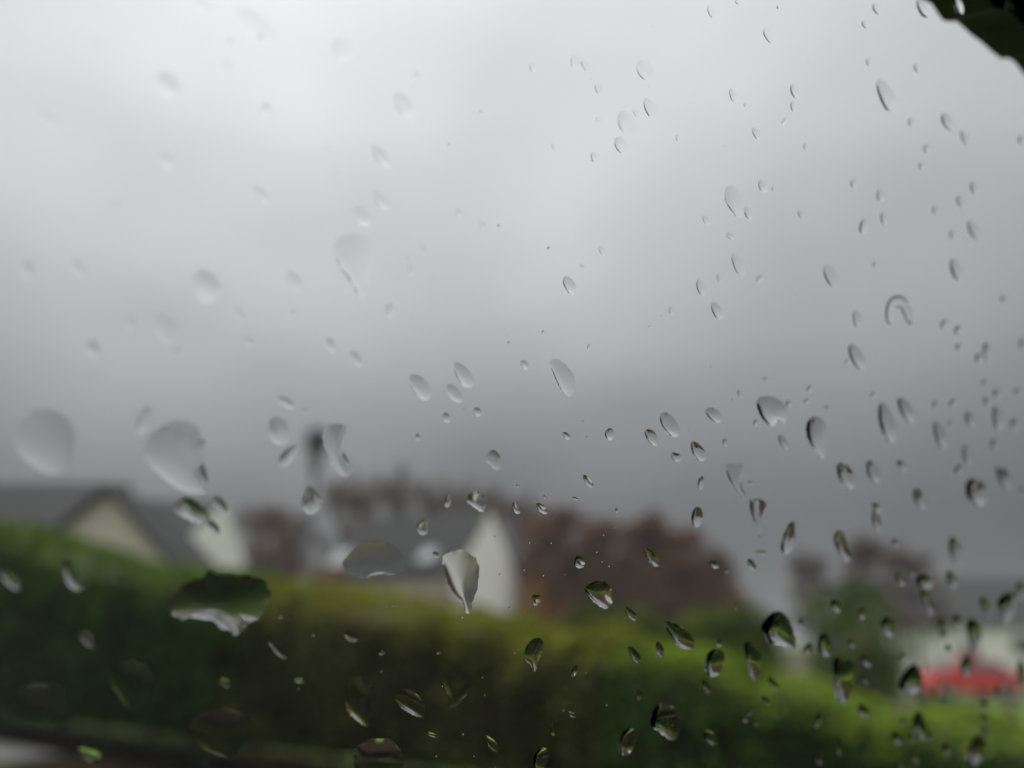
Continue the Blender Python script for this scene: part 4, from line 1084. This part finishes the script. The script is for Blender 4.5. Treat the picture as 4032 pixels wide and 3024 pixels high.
["p",[[-33.655,-30.572],[-33.586,-29.301],[-33.337,-28.248],[-32.741,-27.551],[-31.874,-27.136],[-31.258,-26.79],[-31.109,-26.193],[-30.794,-26.041],[-30.403,-26.232],[-29.843,-26.546],[-28.047,-26.588],[-26.581,-26.617],[-25.288,-26.751],[-24.604,-27.114],[-24.067,-27.803],[-23.729,-28.744],[-23.781,-29.382],[-23.863,-30.02],[-24.193,-30.903],[-24.461,-31.384],[-25.173,-31.555],[-25.53,-31.955],[-25.981,-32.591],[-26.382,-33.105],[-26.855,-32.952],[-27.747,-32.53],[-28.795,-32.0],[-29.478,-31.471],[-30.379,-31.525],[-31.249,-31.35],[-31.966,-31.211],[-32.385,-31.483],[-33.047,-31.232]],0.81,"largest raindrop, green above and jagged white below, shaped like a mushroom"],
["e",[-40.767,-33.658,0.851,-0.888,-0.248,-0.332],1.08,"short bright slanting dash of rain on the dark hedge below the bright crescent"],
["e",[-21.449,-34.78,1.239,-1.103,-0.308,-0.383],1.08,"thin yellow sliver of a raindrop on the hedge, below the mushroom"],
["e",[-26.434,-38.557,0.724,-0.488,-0.15,-0.344],1.08,"medium soft slanting oval raindrop above the faint brown disc"],
["p",[[-38.079,-36.34],[-37.098,-35.731],[-35.332,-35.918],[-33.844,-37.585],[-33.58,-39.45],[-34.547,-41.231],[-35.407,-41.307],[-36.889,-39.495],[-37.896,-37.981]],0.54,"faint dark green shield shaped raindrop low on the tall hedge"],
["p",[[-28.41,-42.091],[-26.788,-41.413],[-24.759,-41.653],[-23.035,-42.735],[-22.495,-44.225],[-22.904,-46.206],[-23.465,-47.492],[-24.659,-47.391],[-26.88,-46.222],[-28.483,-44.723],[-29.116,-43.453]],0.54,"faint large brown raindrop with green lower rim near the bottom"],
["p",[[-45.753,-38.698],[-44.737,-38.03],[-43.051,-38.078],[-41.692,-38.996],[-41.225,-40.617],[-41.276,-41.901],[-42.405,-42.237],[-43.99,-42.097],[-45.269,-41.366],[-45.842,-39.936]],0.324,"large blurred greyish raindrop above the bottom left corner"],
["p",[[-16.288,-24.344],[-15.722,-23.193],[-15.037,-22.121],[-13.444,-21.535],[-11.677,-21.498],[-10.124,-22.056],[-9.073,-22.95],[-8.671,-24.089],[-8.816,-25.107],[-9.619,-25.555],[-11.092,-25.322],[-12.416,-25.58],[-13.237,-26.209],[-14.563,-25.932],[-15.759,-25.338]],0.324,"wide flat blue grey raindrop with rough rim in front of the dark roof"],
["e",[32.871,-35.868,1.589,-1.292,-0.566,-0.373],1.08,"medium soft slanting slim raindrop left of the striped slanting drop"],
["e",[37.878,-35.036,0.961,-1.238,-0.686,-0.182],1.08,"medium soft upright slim raindrop down and left of the striped slanting drop"],
["e",[22.051,-38.212,-0.108,-0.848,-0.525,0.154],1.08,"small crisp left leaning slim raindrop down and right of the green spoon"],
["p",[[12.581,-35.854],[12.557,-34.486],[13.311,-33.558],[14.135,-33.267],[15.038,-33.643],[15.434,-34.94],[15.303,-36.506],[15.341,-37.673],[14.883,-38.157],[14.02,-37.203],[13.039,-36.523]],0.756,"green spoon shaped raindrop on the bright top of the hedge"],
["e",[-13.14,-33.191,1.006,-0.36,-0.094,-0.585],1.08,"small oval raindrop with dark top and green foot right of the mushroom"],
["e",[-8.638,-35.268,-0.349,-0.224,-0.19,0.223],1.08,"soft left leaning drop down and right of the flat drop right of the mushroom"],
["p",[[-12.086,-40.81],[-12.009,-38.915],[-10.992,-38.263],[-9.674,-38.746],[-8.496,-39.963],[-8.016,-41.369],[-7.896,-43.363],[-7.936,-44.815],[-9.295,-44.236],[-10.745,-43.21],[-11.696,-41.992]],0.8640000000000001,"large half black half green raindrop low on the hedge"],
["p",[[-5.439,-41.074],[-4.375,-40.043],[-2.731,-40.568],[-1.339,-41.855],[-0.588,-43.338],[-1.052,-43.997],[-2.631,-43.398],[-4.155,-42.505]],0.9720000000000001,"brown raindrop with a bright white slit on the hedge"],
["p",[[0.668,-38.403],[2.253,-37.539],[3.974,-37.889],[5.046,-39.358],[5.315,-40.646],[4.58,-41.727],[3.674,-42.665],[2.67,-43.04],[2.456,-41.598],[1.23,-39.876]],0.48600000000000004,"faint hollow raindrop with two green glints on the hedge"],
["p",[[40.292,-47.464],[39.989,-45.159],[41.771,-43.765],[44.547,-44.869],[46.377,-46.785],[46.966,-48.916],[46.521,-50.408],[44.723,-50.019],[42.171,-48.554]],1.08,"dark green egg shaped raindrop with pale foot low on the hedge"],
["p",[[-3.549,-22.992],[-2.891,-22.189],[-1.675,-21.765],[-0.498,-21.948],[0.803,-22.516],[1.771,-23.484],[2.233,-25.112],[2.619,-26.961],[2.374,-27.904],[2.268,-28.842],[2.408,-29.669],[2.104,-29.988],[1.559,-29.69],[1.056,-28.876],[-0.242,-28.135],[-1.588,-26.92],[-2.792,-24.955]],0.54,"petal shaped brown and white raindrop with a tail beside the middle white gable"],
["e",[10.936,-48.348,1.478,-1.221,-0.393,-0.371],1.08,"small faint leaf shaped raindrop low on the brown hedge"],
["e",[23.727,-44.864,0.922,-0.425,-0.111,-0.28],1.08,"small crisp slanting slim raindrop down and right of the green spoon"],
["e",[21.062,-46.653,0.075,-1.313,-0.611,0.139],1.08,"medium crisp upright slim raindrop right of the small faint leaf"],
["e",[36.026,-42.346,0.212,-0.925,-0.562,0.058],1.08,"small soft upright slim raindrop up and left of the green egg"],
["e",[36.218,-49.971,-0.28,-2.158,-1.747,0.573],1.08,"large soft left leaning oval raindrop down and left of the green egg"],
["p",[[-8.998,-47.666],[-8.049,-46.782],[-6.508,-46.391],[-4.297,-46.852],[-2.662,-48.371],[-1.886,-50.504],[-3.739,-51.464],[-7.913,-50.956]],0.648,"large red brown raindrop cut by the bottom of the picture"],
["e",[20.171,-51.357,0.173,-1.733,-1.384,0.312],1.08,"large crisp upright oval raindrop right of the small faint leaf"],
["e",[1.286,-46.477,0.872,-0.325,-0.029,-0.235],1.08,"small crisp slanting slim raindrop down and right of the drop with a white slit"],
["p",[[-8.238,-19.303],[-7.844,-18.589],[-7.32,-18.192],[-6.877,-18.503],[-6.543,-19.746],[-6.973,-20.269],[-7.642,-20.128]],0.9720000000000001,"medium soft slanting oval raindrop up and right of the flat wide drop"],
["e",[17.949,-22.212,0.633,-0.805,-0.782,-0.307],1.08,"small crisp round raindrop up and left of the striped ball"],
["e",[-0.846,-35.321,-0.281,-0.173,-0.144,0.161],1.08,"tiny crisp left leaning oval raindrop up and left of the faint hollow drop"],
["e",[-4.645,-22.564,0.505,-0.205,-0.103,-0.299],1.08,"small crisp slanting oval raindrop up and left of the petal"],
["p",[[20.148,-26.054],[20.971,-25.108],[22.832,-24.68],[24.526,-25.415],[25.446,-26.777],[25.8,-27.935],[24.923,-28.848],[23.144,-28.292],[21.475,-27.376]],1.296,"round raindrop striped green and brown in front of the brown trees"],
["e",[31.277,-20.701,1.725,-1.245,-0.583,-0.444],1.08,"thin raindrop with a white left edge in front of the brown trees"],
["p",[[11.301,-27.321],[12.018,-27.143],[12.614,-27.231],[12.955,-28.097],[12.677,-28.632],[11.934,-28.566]],1.08,"small crisp round raindrop above the green spoon"],
["e",[30.087,-29.483,1.341,-0.925,-0.437,-0.379],1.08,"medium crisp slanting slim raindrop down and right of the striped ball"],
["p",[[37.563,-30.957],[38.815,-30.565],[41.579,-31.507],[44.969,-33.703],[45.076,-34.861],[43.46,-35.009],[41.003,-34.165]],1.296,"slanting raindrop striped green and brown above the garden wall"],
["e",[38.317,-13.732,0.407,-1.675,-1.202,-0.034],1.08,"large soft upright oval raindrop down and left of the funnel"],
["e",[115.033,-14.098,2.704,-3.096,-2.068,-0.353],1.08,"hooked grey raindrop above the grey roof on the right"],
["e",[52.489,-27.672,0.443,-0.691,-0.385,-0.061],1.08,"small soft upright slim raindrop up and left of the fan"],
["p",[[60.159,-30.881],[61.453,-29.075],[62.763,-28.274],[65.433,-28.713],[68.003,-30.635],[70.598,-33.459],[70.638,-35.121],[66.885,-34.315],[63.446,-34.033],[61.44,-32.379]],1.296,"fan shaped raindrop, green above and silver below, beside the round bush"],
["e",[50.994,-34.036,0.623,-0.526,-0.54,-0.264],1.08,"tiny soft round raindrop above the acorn"],
["p",[[48.932,-37.707],[48.829,-35.87],[50.286,-35.09],[52.414,-35.631],[53.425,-37.51],[53.082,-39.376],[51.319,-39.815],[49.787,-39.038]],1.296,"acorn shaped green raindrop at the left of a pair above the hedge"],
["p",[[57.184,-34.36],[58.06,-33.599],[59.522,-34.308],[61.266,-35.69],[62.68,-36.81],[63.215,-38.768],[62.854,-40.517],[61.498,-40.342],[59.643,-38.15]],1.296,"boot shaped green raindrop beside the acorn shaped one"],
["e",[50.642,-41.441,1.154,-1.345,-0.689,-0.178],1.08,"medium soft upright slim raindrop below the acorn"],
["e",[67.454,-41.405,1.558,-1.117,-0.534,-0.294],1.08,"medium soft slanting slim raindrop down and right of the boot"],
["e",[66.823,-44.509,1.334,-0.862,-0.424,-0.293],1.08,"small soft slanting slim raindrop below the boot"],
["e",[63.354,-46.608,0.485,-0.414,-0.42,-0.175],1.08,"tiny soft round raindrop up and right of the split green drop"],
["e",[62.593,-47.744,1.212,-0.411,-0.122,-0.425],1.08,"small soft slanting oval raindrop up and right of the split green drop"],
["e",[65.965,-48.586,0.651,-0.555,-0.429,-0.174],1.08,"tiny soft slanting oval raindrop right of the split green drop"],
["e",[54.941,-50.521,1.832,-1.36,-0.788,-0.498],1.08,"split green raindrop at the bottom right of the green egg"],
["p",[[83.422,-37.343],[86.089,-36.827],[89.994,-38.042],[91.51,-41.177],[91.915,-44.311],[90.262,-46.209],[87.893,-45.085],[85.671,-42.246]],1.1880000000000002,"long dark raindrop with a silver foot in front of the hedge"],
["e",[79.398,-34.385,1.608,-2.265,-2.005,-0.235],1.08,"bright forked green and white raindrop in front of the round bush"],
["e",[74.574,-35.049,-0.157,-1.148,-1.205,0.263],1.08,"small blurred left leaning oval raindrop left of the bright forked drop"],
["e",[79.552,-26.93,1.58,-1.132,-0.98,-0.455],1.08,"medium blurred slanting oval raindrop above the bright forked drop"],
["e",[93.975,-37.629,1.618,-1.162,-1.131,-0.456],1.08,"small blurred slanting oval raindrop up and right of the long dark drop with silver foot"],
["e",[61.206,-15.414,0.096,-2.829,-1.74,0.142],1.08,"grey feather shaped raindrop left of the far bare tree"],
["e",[88.385,-28.214,0.2,-1.199,-1.129,0.092],1.08,"small blurred upright oval raindrop up and right of the bright forked drop"],
["e",[98.103,-30.694,1.865,-1.998,-2.002,-0.369],1.08,"medium blurred upright oval raindrop down and left of the red topped drop"],
["p",[[103.498,-20.805],[105.469,-19.614],[109.422,-20.529],[109.775,-22.154],[107.643,-22.568],[105.548,-22.068]],1.296,"raindrop with red, white and green patches above the grey roof"],
["e",[109.973,-25.107,3.094,-2.802,-1.5,-0.352],1.08,"large blurred upright slim raindrop below the red topped drop"],
["e",[116.804,-20.185,1.968,-1.889,-1.784,-0.37],1.08,"medium blurred upright oval raindrop right of the red topped drop"],
["e",[97.917,-21.065,1.876,-1.141,-0.892,-0.442],1.08,"medium blurred slanting oval raindrop left of the red topped drop"],
["e",[100.965,-19.651,1.211,-0.571,-0.445,-0.309],1.08,"small blurred slanting oval raindrop up and left of the red topped drop"],
["e",[123.773,-28.999,1.562,-1.51,-1.532,-0.267],1.08,"medium blurred upright oval raindrop up and left of the drop between the white walls"],
["e",[118.378,-30.958,2.462,-2.532,-1.384,-0.22],1.08,"large blurred upright slim raindrop left of the drop between the white walls"],
["p",[[128.29,-30.152],[129.229,-28.45],[133.291,-29.731],[135.68,-32.216],[136.385,-35.39],[134.854,-36.103],[131.89,-34.374]],1.1880000000000002,"upright raindrop with silver foot between the two white walls"],
["p",[[73.502,-14.753],[73.68,-13.082],[75.558,-13.158],[77.424,-15.036],[79.956,-17.726],[79.136,-18.656],[76.645,-17.701]],1.1880000000000002,"slim raindrop with green top and white foot in front of the far bare tree"],
["e",[123.091,-35.231,0.777,-0.924,-1.127,-0.11],1.08,"small blurred upright oval raindrop up and left of the green drop on the red car"],
["e",[132.769,-39.381,1.432,-2.386,-2.408,-0.004],1.08,"green raindrop in front of the windows of the red car"],
["p",[[108.085,-43.261],[108.43,-40.69],[110.846,-38.579],[113.592,-39.394],[116.99,-42.861],[116.722,-44.489],[113.53,-45.221],[110.396,-44.501]],1.1880000000000002,"dark helmet shaped raindrop over the front of the red car"],
["e",[134.109,-25.612,3.064,-2.118,-1.57,-0.463],1.08,"pale upright raindrop left of the pale forked drop on the roof"],
["p",[[138.583,-24.225],[141.09,-22.327],[145.609,-22.531],[147.611,-24.691],[147.837,-27.665],[144.497,-29.576],[141.408,-26.694]],1.1880000000000002,"large pale forked raindrop on the grey roof at the right"],
["e",[147.91,-21.334,0.976,-2.406,-2.264,0.01],1.08,"medium blurred upright slim raindrop up and right of the pale drop on the grey roof"],
["e",[160.467,-41.407,2.409,-3.16,-2.254,-0.05],1.08,"large blurred upright slim raindrop right of the green drop on the red car"],
["e",[97.64,-47.881,1.827,-1.365,-1.126,-0.408],1.08,"medium blurred slanting oval raindrop down and right of the long dark drop with silver foot"],
["e",[83.817,-49.175,-0.113,-1.499,-1.002,0.245],1.08,"medium blurred upright slim raindrop down and left of the long dark drop with silver foot"],
["e",[44.825,-20.993,1.184,-0.364,-0.205,-0.497],1.08,"small soft slanting oval raindrop right of the white edged sliver"],
["e",[112.923,-54.721,2.208,-1.431,-1.214,-0.517],1.08,"medium blurred slanting oval raindrop down and left of the tall dim drop below the car"],
["e",[120.709,-52.488,2.704,-3.412,-2.583,-0.108],1.08,"tall dim raindrop on the hedge below the red car"],
["e",[118.609,-54.947,1.545,-0.874,-0.723,-0.394],1.08,"small blurred slanting oval raindrop down and left of the tall dim drop below the car"],
["e",[113.452,-51.03,1.181,-0.664,-0.593,-0.336],1.08,"tiny blurred slanting oval raindrop left of the tall dim drop below the car"],
["e",[125.718,-55.088,1.309,-0.916,-0.986,-0.304],1.08,"small blurred slanting oval raindrop down and right of the tall dim drop below the car"],
["e",[135.134,-59.011,2.008,-1.234,-1.084,-0.417],1.08,"small blurred slanting oval raindrop left of the silver footed drop low right"],
["e",[122.498,-59.769,1.71,-1.237,-1.013,-0.3],1.08,"small blurred slanting oval raindrop below the tall dim drop below the car"],
["e",[148.808,-60.088,-0.28,-3.869,-4.062,0.931],1.08,"long raindrop with silver foot near the bottom right"],
["e",[48.029,-21.84,0.394,-0.314,-0.315,-0.172],1.08,"tiny soft round raindrop down and left of the tooth"],
["e",[150.343,-55.626,1.485,-1.243,-1.4,-0.196],1.08,"small blurred upright oval raindrop up and right of the silver footed drop low right"],
["e",[148.714,-52.677,1.232,-1.808,-1.391,0.028],1.08,"medium blurred upright slim raindrop above the silver footed drop low right"],
["e",[128.151,-47.438,1.084,-0.946,-1.052,-0.185],1.08,"small blurred upright oval raindrop up and right of the tall dim drop below the car"],
["e",[95.309,-41.434,1.288,-0.892,-0.624,-0.268],1.08,"small blurred slanting oval raindrop right of the long dark drop with silver foot"],
["e",[93.015,-55.221,1.012,-1.844,-0.862,0.029],1.08,"medium blurred upright slim raindrop below the long dark drop with silver foot"],
["e",[106.624,-36.972,-0.294,-0.918,-0.99,0.245],1.08,"small blurred left leaning oval raindrop above the drop on the car bonnet"],
["e",[150.826,-45.944,1.76,-1.083,-0.82,-0.256],1.08,"small blurred slanting slim raindrop down and right of the green drop on the red car"],
["e",[146.308,-48.971,1.713,-1.086,-1.011,-0.311],1.08,"small blurred slanting oval raindrop down and right of the green drop on the red car"],
["e",[53.689,-20.48,1.159,-0.895,-0.577,-0.311],1.08,"small soft slanting slim raindrop down and left of the grey feather"],
["e",[117.134,-61.038,1.159,-1.109,-1.035,-0.142],1.08,"small blurred upright oval raindrop down and left of the tall dim drop below the car"],
["e",[87.72,-57.141,0.711,-1.331,-0.927,0.038],1.08,"small blurred upright slim raindrop below the long dark drop with silver foot"],
["e",[92.753,-13.908,1.174,-0.739,-0.742,-0.362],1.08,"small blurred slanting oval raindrop up and left of the red topped drop, second one out"],
["e",[87.536,-34.028,1.312,-0.726,-0.581,-0.393],1.08,"small blurred slanting oval raindrop right of the bright forked drop"],
["e",[70.53,-30.172,0.676,-0.687,-0.623,-0.176],1.08,"small soft upright oval raindrop right of the fan"],
["e",[55.161,-18.321,1.397,0.01,0.076,-0.286],1.08,"small soft flat lying slim raindrop down and left of the grey feather"],
["e",[84.633,-10.334,1.664,-2.123,-1.214,-0.248],1.08,"large blurred upright slim raindrop up and right of the green topped drop"]]
SPECKS = [[-33.038,8.474],[-40.207,26.202],[-37.639,27.676],[-15.866,24.76],[0.317,17.489],[-7.227,18.034],[-21.435,30.504],[-12.995,29.542],[27.543,59.875],[2.619,7.294],[3.834,-14.712],[12.402,-2.868],[13.618,-4.828],[-1.929,4.899],[-28.52,2.494],[-38.641,-3.822],[-22.068,-30.979],[-18.017,-39.547],[-17.811,-33.123],[29.943,-43.688],[7.796,-41.274],[6.727,-38.804],[20.498,-20.585],[1.333,-30.523],[11.553,-16.319],[29.877,-14.868],[8.732,-20.049],[12.247,-19.833],[22.471,-16.727],[20.939,-18.014],[8.983,-23.817],[12.347,-24.399],[15.959,-24.107],[17.753,-27.229],[21.894,-27.086],[21.911,-21.862],[23.407,-22.463],[-8.735,-29.351],[-8.116,-37.7],[0.956,-39.867],[-8.936,-47.671],[21.949,-44.141],[8.57,-49.969],[12.472,-51.929],[2.655,-49.432],[5.296,-24.646],[8.185,-29.102],[10.918,-35.401],[24.276,-38.492],[5.967,-46.686],[3.138,-19.675],[12.484,-33.384],[91.304,-30.158],[63.995,-11.573],[120.69,-8.468],[137.992,-6.286],[99.352,-36.74],[129.899,-43.952],[92.226,-49.497],[139.328,-59.341],[85.302,-58.166],[133.909,-61.096],[47.46,-36.25],[101.327,-42.078],[95.427,-34.026],[102.327,-24.701],[39.073,4.903],[32.857,8.747],[57.041,-6.306],[79.904,17.004],[32.034,-1.051],[105.379,-4.03],[47.125,23.32]]

def catmull(pts, n):
    """closed smooth curve through pts, resampled to n even points"""
    p = np.array(pts, float)
    m_ = len(p)
    out = []
    for i in range(m_):
        p0, p1, p2, p3 = p[i - 1], p[i], p[(i + 1) % m_], p[(i + 2) % m_]
        for t_ in np.linspace(0, 1, 8, endpoint=False):
            out.append(.5 * ((2 * p1) + (-p0 + p2) * t_ + (2 * p0 - 5 * p1 + 4 * p2 - p3) * t_ * t_ + (-p0 + 3 * p1 - 3 * p2 + p3) * t_ ** 3))
    q = np.array(out)
    seg = np.linalg.norm(np.roll(q, -1, 0) - q, axis=1)
    cum = np.concatenate([[0], np.cumsum(seg)])
    tot = cum[-1]
    qq = np.vstack([q, q[:1]])
    tt = np.linspace(0, tot, n, endpoint=False)
    return np.stack([np.interp(tt, cum, qq[:, 0]), np.interp(tt, cum, qq[:, 1])], 1)

def edge_dist(P, poly):
    """distance from points to a closed outline, and to its inside medial size"""
    a = poly[None, :, :]; b = np.roll(poly, -1, 0)[None, :, :]
    ab = b - a
    t_ = np.clip(((P[:, None, :] - a) * ab).sum(-1) / np.maximum((ab ** 2).sum(-1), 1e-12), 0, 1)
    return np.linalg.norm(P[:, None, :] - (a + ab * t_[..., None]), axis=-1).min(1)

GAP = 2.0e-5
RD = random.Random(11)
def link_drop(vs_, top_f, bot_f, label):
    c = np.mean(np.array(vs_), 0)
    me = bpy.data.meshes.new('raindrop')
    me.from_pydata([tuple(np.array(v) - c) for v in vs_], [], top_f + bot_f)
    sm = np.zeros(len(me.polygons), dtype=bool)
    sm[:len(top_f)] = True
    me.polygons.foreach_set('use_smooth', sm)
    me.materials.append(M['water'])
    me.update()
    o = bpy.data.objects.new('raindrop', me)
    col.objects.link(o)
    o.location = tuple(c)
    tag(o, label, 'raindrop', 'raindrops on the window glass')
    return o

TH = R(25)
def drop(outline, hk, label, lumps=0.0, rings=9, jag=None):
    poly = np.array(outline, float)
    if ((poly[:, 0] * np.roll(poly[:, 1], -1) - np.roll(poly[:, 0], -1) * poly[:, 1]).sum()) > 0:
        poly = poly[::-1]
        jag = None if jag is None else jag[::-1]
    n = len(poly)
    soft_p = poly.copy()
    for _ in range(n):
        soft_p = (np.roll(soft_p, 1, 0) + 2 * soft_p + np.roll(soft_p, -1, 0)) / 4
    pc = poly.mean(0)
    soft_p = pc + (soft_p - pc) * math.sqrt(((poly - pc) ** 2).sum() / max(((soft_p - pc) ** 2).sum(), 1e-9))
    area = abs((poly[:, 0] * np.roll(poly[:, 1], -1) - np.roll(poly[:, 0], -1) * poly[:, 1]).sum()) / 2
    per = np.linalg.norm(np.roll(poly, -1, 0) - poly, axis=1).sum()
    rin = 2 * area / per                        # mean half width
    c = poly.mean(0)
    Rm = rin                                    # cap radius
    H = .5 * math.tan(TH) * Rm * hk
    size = math.sqrt(area)
    apex = c + np.array([0.0, -.10 * size])     # water hangs lower
    phx, phy = RD.uniform(0, 6), RD.uniform(0, 6)
    vs_, tf = [], []
    for k_ in range(rings):
        t_ = 1 - k_ / rings
        ctr = c * t_ ** 2 + apex * (1 - t_ ** 2)
        q = ctr + (poly * t_ ** 3 + soft_p * (1 - t_ ** 3) - c) * t_
        if jag is not None:
            q = q + jag * t_ ** 14
        z = H * (1 - t_ ** 2)
        for i in range(n):
            zz = z
            if lumps and k_:
                zz *= 1 + lumps * (math.sin(q[i][0] / size * 4.2 + phx) * math.sin(q[i][1] / size * 3.6 + phy)) * t_ * (1 - t_) * 4
            vs_.append(gp(q[i][0], q[i][1], GAP + zz * .001))
    vs_.append(gp(apex[0], apex[1], GAP + H * .001))
    for k_ in range(rings - 1):
        for i in range(n):
            j = (i + 1) % n
            tf.append((k_ * n + i, k_ * n + j, (k_ + 1) * n + j, (k_ + 1) * n + i))
    top = rings * n
    for i in range(n):
        tf.append(((rings - 1) * n + i, (rings - 1) * n + (i + 1) % n, top))
    nb = len(vs_)
    vs_ += vs_[:n]                              # the flat wet face has its own rim, so the dome shades cleanly
    return link_drop(vs_, tf, [tuple(range(nb, nb + n))[::-1]], label)

for kind, data, hk, label in DROPS:
    if kind == 'e':
        cu_, cv_, au, av, bu, bv = data
        L_, W_ = math.hypot(au, av), math.hypot(bu, bv)
        n = 20 if L_ < .7 else 28 if L_ < 1.6 else 40
        if L_ < .35: n = 14
        tear = RD.uniform(-.02, .22)
        ph1, ph2 = RD.uniform(0, 6.28), RD.uniform(0, 6.28)
        am = RD.uniform(.015, .05)
        curve = RD.uniform(-.10, .10)
        out = []
        for i in range(n):
            f = 2 * math.pi * i / n
            s_ = math.cos(f)
            w_ = math.sin(f) * (1 + tear * s_) 
            k_ = 1 + am * math.sin(2 * f + ph1) + am * .7 * math.sin(3 * f + ph2)
            cvx = curve * (1 - s_ * s_)
            out.append((cu_ + au * s_ * k_ + bu * (w_ * k_ + cvx), cv_ + av * s_ * k_ + bv * (w_ * k_ + cvx)))
        drop(out, hk * RD.uniform(.85, 1.2), label, .12 if L_ > .8 else 0.0, 9 if L_ > .5 else 6)
    elif kind == 'p':
        q = catmull(data, 112)
        # the wetted edge is never perfectly smooth
        nrm = np.roll(q, -1, 0) - np.roll(q, 1, 0)
        nrm = np.stack([nrm[:, 1], -nrm[:, 0]], 1) / np.maximum(np.linalg.norm(nrm, axis=1), 1e-9)[:, None]
        sz = math.sqrt(np.ptp(q[:, 0]) * np.ptp(q[:, 1]))
        jg = nrg.normal(0, .016, 112)
        for _ in range(2):
            jg = (np.roll(jg, 1) + 2 * jg + np.roll(jg, -1)) / 4
        drop(q, hk, label, .05, 20, nrm * (jg * sz)[:, None])
    else:
        w = data[-1]
        sp_ = np.array(data[:-1])
        tt = np.linspace(0, len(sp_) - 1, 26)
        sp_ = np.stack([np.interp(tt, np.arange(len(sp_)), sp_[:, i]) for i in (0, 1)], 1)
        for _ in range(4):
            sp_[1:-1] = (sp_[:-2] + 2 * sp_[1:-1] + sp_[2:]) / 4
        tg = np.gradient(sp_, axis=0); tg /= np.linalg.norm(tg, axis=1)[:, None]
        nm = np.stack([-tg[:, 1], tg[:, 0]], 1)
        vs_, tf = [], []
        m_ = 9
        for i in range(26):
            u_ = i / 25
            ww = w * .5 * (max(.02, 1 - (2 * u_ - 1) ** 8) ** .5)
            for j in range(m_):
                e = -1 + 2 * j / (m_ - 1)
                q = sp_[i] + nm[i] * ww * e
                vs_.append(gp(q[0], q[1], GAP + .001 * .5 * math.tan(TH) * ww * hk * 1.2 * (1 - e * e)))
        for i in range(25):
            for j in range(m_ - 1):
                tf.append((i * m_ + j, i * m_ + j + 1, (i + 1) * m_ + j + 1, (i + 1) * m_ + j))
        bot = [(i * m_, (i + 1) * m_, (i + 1) * m_ + m_ - 1, i * m_ + m_ - 1) for i in range(25)]
        bot += [tuple(range(m_)), tuple(25 * m_ + j for j in range(m_))[::-1]]
        # orient outward
        a, b_, c_ = (Vector(vs_[k_]) for k_ in tf[4 * 8 + 3][:3])
        if (b_ - a).cross(c_ - b_).dot(WN) < 0:
            tf = [f[::-1] for f in tf]
            bot = [f[::-1] for f in bot]
        link_drop(vs_, tf, bot, label)

# droplets too small to tell apart singly
vs_, fs = [], []
def speck(u, v, r_):
    b = len(vs_)
    n = 8
    for k_ in range(3):
        t_ = 1 - k_ / 3
        for i in range(n):
            a = -6.283 * i / n
            vs_.append(gp(u + r_ * t_ * math.cos(a), v + r_ * t_ * math.sin(a) * 1.2, GAP + .001 * r_ * .35 * (1 - t_ * t_)))
    vs_.append(gp(u, v, GAP + .001 * r_ * .35))
    for k_ in range(2):
        for i in range(n):
            fs.append((b + k_ * n + i, b + k_ * n + (i + 1) % n, b + (k_ + 1) * n + (i + 1) % n, b + (k_ + 1) * n + i))
    for i in range(n):
        fs.append((b + 2 * n + i, b + 2 * n + (i + 1) % n, b + 3 * n))
    fs.append(tuple(b + i for i in range(n))[::-1])
for u, v in SPECKS:
    speck(u, v, RD.uniform(.10, .17))
for _ in range(330):
    speck(RD.uniform(-50, 150), RD.uniform(-60, 80), RD.uniform(.025, .075))
so = MB().add(vs_, fs).build('spray', M['water'], None, True)
tag(so, 'fine spray of tiny water specks scattered over the whole window glass', 'water specks', 'raindrops on the window glass', 'stuff')

# thin rain mist over everything
hz_m = bpy.data.materials.new('rain_mist')
hz_m.use_nodes = True
t = hz_m.node_tree
t.nodes.clear()
pv = t.nodes.new('ShaderNodeVolumePrincipled')
pv.inputs['Color'].default_value = (.93, .94, .96, 1)
pv.inputs['Density'].default_value = HAZE
pv.inputs['Anisotropy'].default_value = .2
o_ = t.nodes.new('ShaderNodeOutputMaterial')
t.links.new(pv.outputs[0], o_.inputs['Volume'])
hb = MB().box(-700, 700, -400, 800, -2.6, 16.0).build('haze', hz_m)
tag(hb, 'thin grey rain mist hanging over the whole street', 'haze', kind='stuff')

# the whole place is moved so that the eye is at the origin: thin drops a hand's breadth away need the small numbers
for o in scene.objects:
    if o.parent is None:
        o.location.z -= CAM.z
